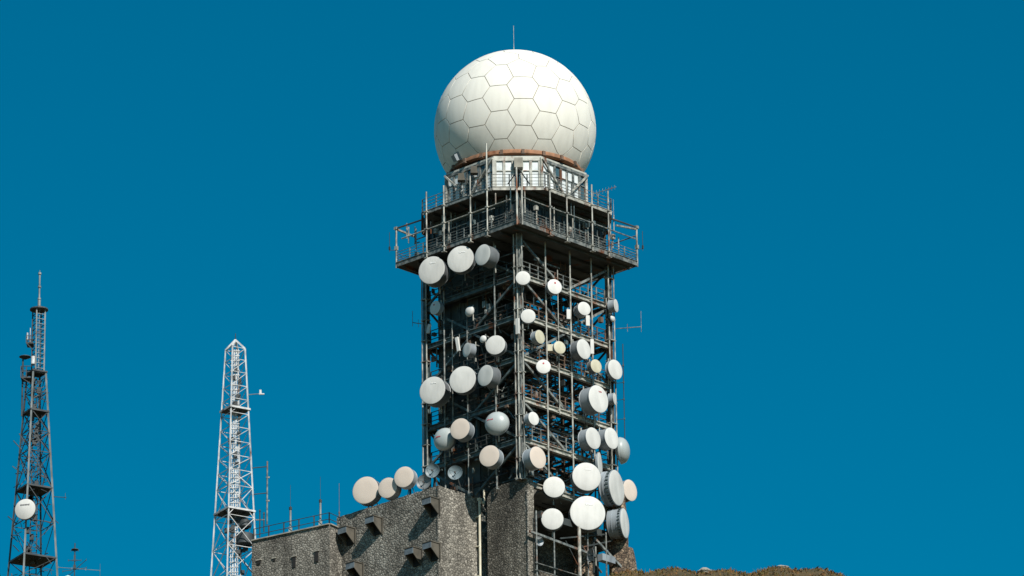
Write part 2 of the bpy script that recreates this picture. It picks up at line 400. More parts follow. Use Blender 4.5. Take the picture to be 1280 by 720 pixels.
# ------------------------------------------------------------------ tower shaft
T = thing('lattice_tower', 'tall square open steel tower with stacked walkways carrying the white dome', 'tower', (TX, 0, 0), TROT)
def part(name, mb, m, label=None, parent=None, kind=None):
    o = mb.build(name, m, parent or T); tag(o, label, kind=kind); return o
corners = [(-H, -H), (-H, H), (H, -H), (H, H)]
ZLOW = -4.0
for (x, y) in corners:
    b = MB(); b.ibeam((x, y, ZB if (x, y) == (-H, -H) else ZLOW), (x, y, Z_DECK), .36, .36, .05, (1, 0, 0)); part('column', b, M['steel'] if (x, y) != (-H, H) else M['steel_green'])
# pipes strapped to the corner columns
for (x, y, off) in ((-H, -H, (-.14, -.36)), (-H, -H, (-.36, -.1)), (-H, -H, (-.34, .22)), (H, -H, (.2, -.34)), (H, -H, (-.32, -.3)), (-H, H, (-.34, .12)), (-H, H, (-.32, -.3))):
    b = MB(); b.tube((x+off[0], y+off[1], ZB), (x+off[0], y+off[1], Z_DECK-.05), .055, 8)
    for z in np.arange(ZB, Z_DECK-1, 1.6): b.box((x+off[0]*.5, y+off[1]*.5, z), (abs(off[0])+.14, abs(off[1])+.14, .06))
    part('riser_pipe', b, M['pipe'])
levels = LV[:]
def facept(face, t, z, off=0):
    """t runs -H..H along the face from the near corner outward"""
    return Vector((-H-off, t, z)) if face == 'L' else Vector((t, -H-off, z))
# perimeter beams and intermediate columns
for zi, z in enumerate(levels):
    for face, m in (('L', 'steel_green'), ('R', 'steel_lit')):  # beam colours carry the light: dim left face, sunlit right face
        if face == 'L' and zi == len(levels)-1: continue
        b = MB(); b.ibeam(facept(face, -H+.22, z-.17, .03), facept(face, H-.22, z-.17, .03), .3, .38, .05); part('beam', b, M[m])
    b = MB(); b.ibeam((H, -H+.22, z-.17), (H, H-.22, z-.17), .22, .34, .035); part('beam', b, M['steel_green'])
    b = MB(); b.ibeam((-H+.22, H, z-.17), (H-.22, H, z-.17), .22, .34, .035); part('beam', b, M['steel_green'])
    for yy in (-1.6, 1.6):
        b = MB(); b.ibeam((-H+.12, yy, z-.2), (H-.12, yy, z-.2), .16, .26, .03); part('beam', b, M['steel_dark'])
        b = MB(); b.ibeam((yy, -H+.12, z-.22), (yy, H-.12, z-.22), .16, .26, .03); part('beam', b, M['steel_dark'])
zt = [Z_DECK-.05]+levels
mids = 0
for i in range(len(zt)-1):
    z1, z0 = zt[i], zt[i+1]
    for face in 'LR':
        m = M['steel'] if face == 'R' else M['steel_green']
        vee = (i % 2 == 0) if face == 'R' else (i % 2 == 1)
        if face == 'R': vee = True if i != 2 else False
        for s in (-1, 1):
            if vee: p, q = facept(face, s*(H-.2), z1-.35, .02), facept(face, s*.1, z0-.02, .02)
            else: p, q = facept(face, s*(H-.2), z0+.02, .02), facept(face, s*.1, z1-.35, .02)
            b = MB(); b.bar(p, q, .13, .16); part('brace', b, m)
    for (p, q) in (((H, -H+.2, z1-.3), (H, 0, z0)), ((H, H-.2, z1-.3), (H, .1, z0)), ((-H+.2, H, z1-.3), (0, H, z0)), ((H-.2, H, z1-.3), (0.1, H, z0)),
                   ((-H+.3, -H+.3, z1-.4), (H*.1, H*.1, z0-.1)), ((H-.3, H-.3, z1-.4), (.2*H, .2*H, z0-.1))):
        b = MB(); b.bar(p, q, .12); part('brace', b, M['steel_dark'])
# secondary posts on the two faces seen: px positions at mid height
for face, pxs in (('L', (555.8, 566, 584.5, 619.5)), ('R', (683, 698, 713.7, 740.3))):
    for k, px in enumerate(pxs):
        p = loc_hit(px, 440, 'x' if face == 'L' else 'y', -H-.2)
        t = p.y if face == 'L' else p.x
        thick = k in ((0, 3) if face == 'L' else (0, 2, 3))
        top = Z_DECK if thick else rnd.choice(levels[:2])+1.2
        bot = ZB-.2 if thick else rnd.choice(levels[3:])-.5
        b = MB(); b.tube(facept(face, t, bot, .24), facept(face, t, top, .24), .06 if thick else .04, 8)
        for z in levels:
            if bot < z < top: b.box(facept(face, t, z-.15, .14), (.16, .16, .12))
        part('antenna_pole', b, M['pipe'] if face == 'R' or k % 3 == 1 else M['steel'])
for (x, y) in ((H-.1, 0), (0, H-.1), (0, 0), (-1.6, -1.6), (1.6, -1.6), (1.6, 1.6)):
    b = MB(); b.ibeam((x, y, ZLOW), (x, y, Z_DECK), .22, .22, .03); part('column', b, M['steel_dark'])
# clad service shaft in the left rear of the frame, panel by panel
def shaft():
    x0, x1, y0, y1 = -H+1.0, .5, .3, H-.3
    z0, z1 = ZB-4, Z_DECK-.3; nz = 9; dz = (z1-z0)/nz
    for k in range(nz):
        za, zb = z0+k*dz+.03, z0+(k+1)*dz-.03; zc, hz = (za+zb)/2, zb-za
        for j in range(3):
            a = x0+(x1-x0)*(j+.5)/3; ww = (x1-x0)/3-.05
            b = MB(); b.box((a, y0+rnd.uniform(-.015, .015), zc), (ww, .06, hz)); part('cladding_panel', b, M['clad'])
            a = y0+(y1-y0)*(j+.5)/3; ww = (y1-y0)/3-.05
            b = MB(); b.box((x0-.08+rnd.uniform(-.015, .015), a, zc), (.06, ww, hz)); part('cladding_panel', b, M['clad'])
            b = MB(); b.box((x1+.08, a, zc), (.06, ww, hz)); part('cladding_panel', b, M['clad'])
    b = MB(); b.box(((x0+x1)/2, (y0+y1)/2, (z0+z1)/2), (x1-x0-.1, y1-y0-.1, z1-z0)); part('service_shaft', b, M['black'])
shaft()
# walkways: grating strips, toe boards and railings at every level
def railing(p, q, m, parent=None, hgt=1.05, n=None, rails=(1., .68, .36), pm=None, sub=True, rw=.035):
    p = Vector(p); q = Vector(q); L_ = (q-p).length; n = n or max(1, round(L_/1.25))
    b = MB()
    for r in rails: b.tube(p+Vector((0, 0, hgt*r)), q+Vector((0, 0, hgt*r)), rw, 5)
    o = b.build('railing', m, parent or T)
    for i in range(n+1):
        c = p.lerp(q, i/n); b = MB(); b.bar(c, c+Vector((0, 0, hgt+.02)), .07, .07, (1, 0, 0))
        b.build('railing_post', pm or m, o)
    return o
for zi, z in enumerate(levels[:-1]):
    W_ = 1.15
    grm = M['deckp']
    for (c, d) in (((0, -H+W_/2+.15, z+.03), (2*H-.5, W_, .06)), ((0, H-W_/2-.15, z+.031), (2*H-.5, W_*.8, .06)),
                   ((-H+W_/2+.15, 0, z+.034), (W_, 2*H-2.9, .06)), ((H-W_/2-.15, 0, z+.037), (W_*.7, 2*H-2.9, .06))):
        b = MB(); b.box(c, d); part('walkway', b, grm)
    b = MB(); b.box((-H+2.6, -H+2.35, z-.02), (2.9, 2.2, .05)); part('floor_plate', b, M['deckp'])
    b = MB(); b.box((-H+2.2, .9, z-.021), (2.0, 4.2, .05)); part('floor_plate', b, M['deckp'])
    railing((-H+.3, -H+.12, z+.06), (H-.3, -H+.12, z+.06), M['rusty'] if zi in (1, 2, 3) else M['steel'], n=10)
    railing((-H+.12, -H+.3, z+.06), (-H+.12, H-.3, z+.06), M['steel_dark'] if zi else M['steel_green'], n=8)
    railing((-H+1.4, -H+1.4, z+.06), (H-1.2, -H+1.4, z+.06), M['steel_green'], n=8, rails=(1., .55))
    railing((H-.12, -H+.3, z+.06), (H-.12, H-.3, z+.06), M['steel_green'], n=8, rails=(1., .55))
# cable trays, risers, conduit and small fittings inside the frame: too many to tell apart
def clutter():
    r = random.Random(11)
    groups = {'steel_dark': MB(), 'rusty': MB(), 'steel_green': MB(), 'steel': MB(), 'pipe': MB()}
    for k in range(75):     # verticals
        face = r.random() < .55
        if face: x, y = -H+r.uniform(.35, 1.2), r.uniform(-H+.5, H-.4)
        else: x, y = r.uniform(-H+.5, H-.5), -H+r.uniform(.4, 3.2)
        z0 = r.uniform(ZB-1, Z_DECK-3); l = r.uniform(.8, 3.2)
        g_ = groups[r.choice(['steel_dark', 'rusty', 'steel_green', 'steel_green', 'steel_dark', 'pipe' if r.random() < .3 else 'steel_dark'])]
        g_.bar((x, y, z0), (x, y, min(z0+l, Z_DECK-.2)), r.choice((.05, .07, .1)), None, (1, 0, 0))
    for k in range(420):     # horizontals at random heights near the level floors
        z = r.choice(levels)+r.choice((-.45, -.6, .3, .5, .8, 1.2, 1.5, 2.0))+r.uniform(-.1, .1)
        if z > Z_DECK-.3: continue
        g_ = groups[r.choice(['steel_dark', 'rusty', 'steel_green', 'steel_dark', 'steel'])]
        q = r.uniform(-H+.3, H-.3); l = r.uniform(.8, 4.5)
        if r.random() < .5:
            y = -H+r.uniform(.2, 4.5); a = r.uniform(-H+.2, H-l); g_.bar((a, y, z), (min(a+l, H-.2), y, z), r.choice((.05, .07, .1)))
        else:
            x = r.uniform(-H+.2, H-.3); a = r.uniform(-H+.2, H-l); g_.bar((x, a, z), (x, min(a+l, H-.2), z), r.choice((.05, .07, .1)))
    for k in range(260):      # slanted bits
        g_ = groups[r.choice(['steel_dark', 'steel_green', 'steel', 'steel_dark'])]
        p = Vector((r.uniform(-H+.3, H-.4), -H+r.uniform(.3, 4), r.uniform(ZB, Z_DECK-2)))
        if r.random() < .4: p = Vector((-H+r.uniform(.2, 1.3), r.uniform(-H+.3, H-.3), p.z))
        q = p+Vector((r.uniform(-1.4, 1.4), r.uniform(-.8, .8), r.uniform(-1.3, 1.3))); q.x = max(-H+.1, min(H-.1, q.x)); q.y = max(-H+.1, min(H-.1, q.y))
        g_.bar(p, q, r.choice((.04, .06, .08)))
    for k in range(150):     # clamps and junction boxes
        g_ = groups[r.choice(['steel_dark', 'rusty', 'steel', 'steel_green', 'pipe' if r.random() < .5 else 'steel_dark'])]
        if r.random() < .5: p = (-H+r.uniform(-.1, .8), r.uniform(-H+.2, H-.2), r.uniform(ZB, Z_DECK-1))
        else: p = (r.uniform(-H+.2, H-.2), -H+r.uniform(-.1, 2), r.uniform(ZB, Z_DECK-1))
        g_.box(p, (r.uniform(.1, .35), r.uniform(.1, .35), r.uniform(.12, .5)))
    for k, b in groups.items(): part('cable_fittings', b, M[k], kind='stuff')
clutter()
def ladder(x, y, z0, z1, ax, m):
    b = MB(); d = Vector((.25, 0, 0)) if ax == 'x' else Vector((0, .25, 0)); c = Vector((x, y, 0))
    for s in (-1, 1): b.bar(c+d*s+Vector((0, 0, z0)), c+d*s+Vector((0, 0, z1)), .05, .05, (1, 0, 0))
    for z in np.arange(z0+.2, z1, .35): b.bar(c-d+Vector((0, 0, z)), c+d+Vector((0, 0, z)), .035)
    part('ladder', b, m)
ladder(-H+1.0, H-1.5, ZB, Z_DECK, 'y', M['steel_dark']); ladder(1.7, -H+1.7, ZB, Z_DECK, 'x', M['rusty'])

# ------------------------------------------------------------------ main deck, middle storey, upper deck
b = MB(); b.box((0, 0, Z_DECK+.14), (2*HD-.3, 2*HD-.3, .2)); part('deck', b, M['deckp'], 'lower square deck plate seen from beneath')
for s in range(-4, 5):      # joists below
    y = s*1.4; b = MB(); b.ibeam((-HD+.2, y, Z_DECK-.06), (HD-.2, y, Z_DECK-.06), .12, .2, .02); part('joist', b, M['steel_dark'])
for (p, q) in (((-HD, -HD), (-HD, HD)), ((-HD, -HD), (HD, -HD)), ((HD, -HD), (HD, HD)), ((-HD, HD), (HD, HD))):
    p, q = Vector((*p, Z_DECK)), Vector((*q, Z_DECK)); d = (q-p).normalized()*.07
    b = MB(); b.bar(p+d+Vector((0, 0, .17)), q-d+Vector((0, 0, .17)), .1, .32); b.bar(p+d+Vector((0, 0, .35)), q-d+Vector((0, 0, .35)), .2, .045)
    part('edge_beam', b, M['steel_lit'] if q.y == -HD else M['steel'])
for a, c in (((-HD, -HD), (-HD, HD)), ((-HD, -HD), (HD, -HD)), ((HD, -HD), (HD, HD)), ((-HD, HD), (HD, HD))):
    p = Vector((*a, Z_DECK+.38)); q = Vector((*c, Z_DECK+.38))
    railing(p, q, M['steel'], n=9, rails=(1., .72, .45, .2), hgt=.78, rw=.022)
# inner box of the middle storey with windows
HI = 4.6
Z1, Z2 = Z_DECK+.38, Z_UP
def panels_wall(axis, val, m, nwin, z0, z1, half, name='wall_panel', wm=None):
    n = nwin; ww = 2*half/n
    for i in range(n):
        t = -half+ww*(i+.5)
        def P(tt, z, off): return (val-off, tt, z) if axis == 'x' else (tt, val-off, z)
        def D(w_, h_, d_): return (d_, w_, h_) if axis == 'x' else (w_, d_, h_)
        b = MB(); b.box(P(t, (z0+z0+.95)/2, 0), D(ww-.04, .95, .12)); part(name, b, m)
        b = MB(); b.box(P(t, (z1-.3), 0), D(ww-.04, .6, .12)); part(name, b, m)
        zc, hh = (z0+.95+z1-.6)/2, z1-.6-z0-.95
        b = MB(); b.box(P(t-ww/2+.1, zc, .01), D(.14, hh, .14)); b.box(P(t+ww/2-.1, zc, .01), D(.14, hh, .14)); b.box(P(t, zc, .01), D(.05, hh, .1))
        o = part('window', b, wm or M['frame'])
        b = MB(); b.box(P(t, zc, -.03), D(ww-.3, hh, .03)); b.build('pane', M['glass_dark'], o)
panels_wall('x', -HI, M['clad'], 7, Z1, Z2, HI, wm=M['steel_dark']); panels_wall('y', -HI, M['clad'], 7, Z1, Z2, HI, wm=M['steel_dark'])
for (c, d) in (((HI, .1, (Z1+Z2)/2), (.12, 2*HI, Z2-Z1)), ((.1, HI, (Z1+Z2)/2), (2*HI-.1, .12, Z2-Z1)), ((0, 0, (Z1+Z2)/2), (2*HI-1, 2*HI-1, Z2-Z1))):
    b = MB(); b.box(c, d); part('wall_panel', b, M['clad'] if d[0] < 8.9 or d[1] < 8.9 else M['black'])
# upper deck (chamfered square)
def octo(h, c): return [(-h, -h+c), (-h+c, -h), (h-c, -h), (h, -h+c), (h, h-c), (h-c, h), (-h+c, h), (-h, h-c)]
def slab(name, h, c, z0, z1, m, parent=None, lab=None):
    pr = octo(h, c); b = MB(); n = 8
    b.add([(x, y, z0) for x, y in pr]+[(x, y, z1) for x, y in pr], [(i, (i+1) % n, n+(i+1) % n, n+i) for i in range(n)]+[tuple(range(n))[::-1], tuple(range(n, 2*n))])
    return part(name, b, m, lab, parent)
slab('deck', HD-.12, CH, Z_UP+.1, Z_UP+.28, M['deckp'], lab='upper deck plate with cut corners')
po = octo(HD, CH)
for i in range(8):
    p, q = Vector((*po[i], Z_UP)), Vector((*po[(i+1) % 8], Z_UP)); d = (q-p).normalized()*.06
    b = MB(); b.bar(p+d+Vector((0, 0, .14)), q-d+Vector((0, 0, .14)), .1, .24); b.bar(p+d+Vector((0, 0, .28)), q-d+Vector((0, 0, .28)), .18, .04)
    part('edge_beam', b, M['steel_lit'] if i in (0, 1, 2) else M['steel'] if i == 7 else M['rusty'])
    o = railing(p+Vector((0, 0, .3)), q+Vector((0, 0, .3)), M['steel'], rw=.024, n=max(2, round((q-p).length/1.3)), rails=(1., .72, .45, .2), hgt=.95)
for s in range(-4, 5):
    y = s*1.35; hl = HD-.3-max(0, abs(y)-(HD-CH))
    b = MB(); b.ibeam((-hl, y, Z_UP-.02), (hl, y, Z_UP-.02), .1, .18, .02); part('joist', b, M['steel_dark'])
# pipe rails at half height of the middle storey, stair stringers, brackets
zm = (Z1+Z2)/2+.25
b = MB(); b.tube((-HD-.02, -HD+.9, zm), (-HD-.02, HD-.6, zm), .05, 8); part('guard_pipe', b, M['steel_lit'])
b = MB(); b.tube((-HD+.4, -HD-.02, zm), (HD-.2, -HD-.02, zm), .045, 8); part('guard_pipe', b, M['steel'])
b = MB(); b.tube((HD-.05, -HD, zm+.3), (HD-.05, HD, zm+.3), .045, 8); part('guard_pipe', b, M['steel'])
def clutter2():
    r = random.Random(21); A_ = MB(); B_ = MB()
    for k in range(90):
        L_ = r.random() < .5; t = r.uniform(-HD+.4, HD-.4); d = r.uniform(.2, 1.4); z0 = r.uniform(Z1, Z2-.8); l = r.uniform(.5, 2.2)
        p = Vector((-HD+d, t, z0)) if L_ else Vector((t, -HD+d, z0)); g_ = A_ if r.random() < .6 else B_
        k3 = r.random()
        if k3 < .55: g_.bar(p, (p.x, p.y, min(p.z+l, Z2)), .06, .06, (1, 0, 0))
        elif k3 < .8: g_.bar(p, p+(Vector((0, l, 0)) if L_ else Vector((l, 0, 0))), .06)
        else: g_.box(p, (.25, .25, .35))
    part('cable_fittings', A_, M['steel_green'], kind='stuff'); part('cable_fittings', B_, M['steel_lit'], kind='stuff')
clutter2()
# tall poles rising from the main deck's edge past the upper deck
for face, px, ytop in (('L', 532.5, 240), ('L', 554.3, 232), ('L', 587.6, 220), ('L', 608.6, 179), ('R', 687.5, 217), ('R', 708.5, 217), ('R', 740, 231), ('R', 760.3, 239)):
    p = loc_hit(px+.8, 300, 'x' if face == 'L' else 'y', -HD-.12)
    q = loc_hit(px, ytop, 'x' if face == 'L' else 'y', -HD-.12)
    b = MB(); b.tube((p.x, p.y, Z_DECK-.15), (p.x, p.y, q.z), .06, 10)
    for z in (Z_DECK+.25, Z_UP+.15, zm): b.box((p.x, p.y, z), (.22, .22, .09))
    b.box((p.x, p.y, Z_DECK-.18), (.3, .3, .05)); part('deck_pole', b, M['pipe'])
for off, zz in (((-.13, .12), Z_UP+1.0), ((.14, -.13), Z_UP+.3)):
    b = MB(); b.tube((-HD+off[0], -HD+off[1], Z_DECK-.1), (-HD+off[0], -HD+off[1], zz), .075, 10); part('deck_pole', b, M['pipe'])
b = MB(); b.bar((-HD+.1, -HD+.1, Z_UP+.9), (-HD+1.6, -HD+1.6, Z_UP+.15), .09); b.bar((-HD, -HD, Z_UP+.9), (-HD+1.2, -HD+.1, Z_UP+.1), .06); b.bar((-HD, -HD, Z_UP+.9), (-HD+.1, -HD+1.2, Z_UP+.1), .06)
part('pole_stay', b, M['steel_dark'])
# outriggers on the side corners
for sx, sy, dirv in ((-1, 1, 1), (1, -1, -1)):
    x, y = sx*HD, sy*HD; b = MB(); zt_ = Z_DECK+3.05
    b.tube((x, y, Z_DECK-.05), (x, y, zt_), .065, 8); b.box((x, y, zt_), (.24, .24, .2)); b.box((x, y, Z_DECK+1.5), (.2, .2, .3)); part('corner_post', b, M['pipe'])
    b = MB()
    if sx < 0: b.bar((x, y, zt_), (x+.1, y-2.6, zt_), .09); 
    else: b.bar((x, y, zt_), (x-2.6, y+.1, zt_), .09)
    part('outrigger_bar', b, M['steel_dark'])
    b = MB()
    if sx < 0: b.bar((x, y, zt_-.05), (x+2.2, y+.2, zt_-.02), .12)
    else: b.bar((x, y, zt_-.15), (x-2.3, y-.1, zt_-.5), .12)
    part('outrigger_bar', b, M['pipe'])
    b = MB(); o_ = Vector((-.35, .35, 0)) if sx < 0 else Vector((.3, -.3, 0)); b.tube(Vector((x, y, Z_DECK+1.2))+o_, Vector((x, y, zt_-.3))+o_, .02, 5); b.tube((x, y, Z_DECK+1.35), Vector((x, y, Z_DECK+1.35))+o_, .02, 5); b.box(Vector((x, y, Z_DECK+1.5))+o_, (.1, .1, .25))
    part('whip_aerial', b, M['steel_dark'])

# ------------------------------------------------------------------ equipment cabin under the dome
CB = thing('equipment_cabin', 'glazed cabin with cut corners between the upper deck and the dome', 'cabin', (TX, 0, 0), TROT)
HC, CC = 4.83, 2.43
zc0, zc1 = Z_UP+.3, Z_CABT
pc = octo(HC, CC)
slab('roof', HC+.02, CC, zc1-.02, zc1+.14, M['frame'], CB)
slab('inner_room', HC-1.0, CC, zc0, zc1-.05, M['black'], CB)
for i in range(8):
    p, q = Vector((*pc[i], 0)), Vector((*pc[(i+1) % 8], 0)); L_ = (q-p).length; d = (q-p).normalized(); nrm = Vector((d.y, -d.x, 0))
    b = MB(); b.bar(p+Vector((0, 0, zc0)), p+Vector((0, 0, zc1)), .2, .2, nrm); b.build('corner_post', M['frame'] if i in (0, 1) else M['steel_lit'], CB)
    b = MB(); b.bar(p+d*.1+Vector((0, 0, zc1-.13)), q-d*.1+Vector((0, 0, zc1-.13)), .16, .22); b.build('lintel', M['frame'] if i == 0 else M['steel'], CB)
    b = MB(); b.bar(p+d*.1+Vector((0, 0, zc0+.16)), q-d*.1+Vector((0, 0, zc0+.16)), .14, .3); b.build('sill', M['rusty'], CB)
    nw = 7 if L_ > 4 else 5
    seg = (L_-.2)/nw
    for k in range(nw):
        a = p+d*(.1+seg*k); zl, zh = zc0+.31, zc1-.24
        c0 = a+d*seg*.5
        b = MB()
        for e in (a+d*.05, a+d*(seg-.05)): b.bar(e+Vector((0, 0, zl)), e+Vector((0, 0, zh)), .08, .1, nrm)
        b.bar(a+Vector((0, 0, zl+(zh-zl)*.68)), a+d*seg+Vector((0, 0, zl+(zh-zl)*.68)), .08, .06)
        o = b.build('window', M['frame'] if i == 0 else M['steel'], CB)
        blind = rnd.random() < (.6 if i in (1, 2) else .4)
        if i == 0: blind = k != 2
        inn = -nrm*.05
        b = MB(); b.bar(c0-d*(seg*.5-.1)+inn+Vector((0, 0, (zl+zh)/2)), c0+d*(seg*.5-.1)+inn+Vector((0, 0, (zl+zh)/2)), .02, zh-zl)
        b.build('pane', M['blind'] if blind else M['glass'], o)
# diagonal wind braces outside the long sides
for i in (0, 2):
    idx = (7, 0) if i == 0 else (1, 2)
    p, q = Vector((*pc[idx[0]], 0)), Vector((*pc[idx[1]], 0)); d = (q-p).normalized(); nrm = Vector((d.y, -d.x, 0))*.16
    mid = (p+q)/2
    for e in (p, q):
        b = MB(); b.bar(e+nrm+Vector((0, 0, zc1-.1)), mid+nrm+Vector((0, 0, zc0+.45)), .15, .12); b.build('brace', M['steel_lit'], CB)
# box lamps under the ring and the air unit on the front
b = MB(); p = Vector((*pc[0], 0)).lerp(Vector((*pc[1], 0)), .52); nrm = Vector((-1, -1, 0)).normalized()
b.box(p+nrm*.3+Vector((0, 0, zc1-.55)), (.62, .5, .75), None); b.v = [tuple(Matrix.Translation(p+nrm*.3) @ Matrix.Rotation(R_(-45), 4, 'Z') @ Matrix.Translation(-(p+nrm*.3)) @ Vector(v)) for v in b.v]
b.build('air_unit', M['concrete'], CB)
for px, py in ((576.5, 222.5), (592.5, 213.5)):
    p = loc_hit(px, py, 'x', -HC-.5)
    b = MB(); b.lathe([(.35, .12), (.3, .3), (-.25, .38), (-.3, .1)], p, (0, 0, 1), 4, False); b.bar(p+Vector((0, 0, .3)), (-HC+.1, p.y, zc1), .06)
    b.build('floodlight', M['hood'], CB)

# yagi aerials and whips
def yagi(p, d, L_, n, label, el=.45, stem=None, m='steel'):
    r = thing('yagi_aerial', label, 'aerial', p); d = Vector(d).normalized()
    b = MB(); b.tube((0, 0, 0), d*L_, .025, 6); b.build('boom', M[m], r)
    side = Vector((0, 0, 1)) if stem is None else Vector(stem)
    for i in range(n):
        c = d*(L_*(i+.5)/n); b = MB(); l = el*(1-.3*i/n); b.tube(c-side*l, c+side*l, .014, 5); b.build('element', M[m], r)
    return r
p = TM @ loc_hit(740, 243, 'y', -HD-.12)
yagi(p, (1.7, .2, .62), 1.9, 8, 'small grey comb aerial pointing right from the pole beside the upper deck', .22)
def whip(p, h_, label, m='pipe', r0=.035, fit=.3):
    r = thing('whip_aerial', label, 'aerial', p); b = MB(); b.tube((0, 0, 0), (0, 0, h_*fit), r0, 6); b.build('base_tube', M[m], r)
    b = MB(); b.tube((0, 0, h_*fit), (0, 0, h_), r0*.45, 5); b.lathe([(0, r0*1.5), (.12, r0*1.5), (.14, 0)], (0, 0, h_*fit), (0, 0, 1), 8); b.build('rod', M[m], r); return r
p = TM @ loc_hit(767.5, 289, 'y', -HD+.2)
whip(p, 2.5, 'pale whip aerial standing beyond the right end of the middle storey', fit=.45)
# T-shaped aerials sticking out of the shaft sides
def side_aerial(face, px0, py0, px1, py1, h_, label):
    pl = 'x' if face == 'L' else 'y'
    a = TM @ loc_hit(px0, py0, pl, -H+.0); q = a+Vector(((px1-px0)/16.9, 0, (py0-py1)/15.9))
    r = thing('side_aerial', label, 'aerial', a); q = q-a
    b = MB(); b.tube((0, 0, 0), q, .03, 6); b.build('arm', M['steel'], r)
    b = MB(); b.tube(q-Vector((0, 0, h_*.25)), q+Vector((0, 0, h_*.75)), .02, 5); b.build('rod', M['steel'], r)
    b = MB(); b.tube(q*.55-Vector((0, 0, .3)), q*.55+Vector((0, 0, .3)), .015, 5); b.build('element', M['steel'], r)
side_aerial('R', 763, 411.5, 801, 409, 1.6, 'thin T shaped aerial sticking out right of the tower')
side_aerial('L', 532, 405.5, 516, 403, 1.2, 'short thin aerial sticking out left of the tower')
# tall guy-like rod with stubs right of the tower
p0 = TM @ loc_hit(781, 548, 'y', -H-.2); p1 = TM @ loc_hit(778.5, 430, 'y', -H-.2)
r = thing('rod_aerial', 'long dark rod aerial with side stubs standing clear right of the tower', 'aerial', (p0.x, p0.y, p0.z))
b = MB(); b.tube((0, 0, 0), (0, 0, p1.z-p0.z), .03, 6); b.build('rod', M['steel_dark'], r)
for z in (1.5, 3.0, 4.3, 5.6): b = MB(); b.tube((0, 0, z), (-.9, .35, z), .02, 5); b.box((0, 0, z), (.1, .1, .14)); b.build('stub', M['steel_dark'], r)

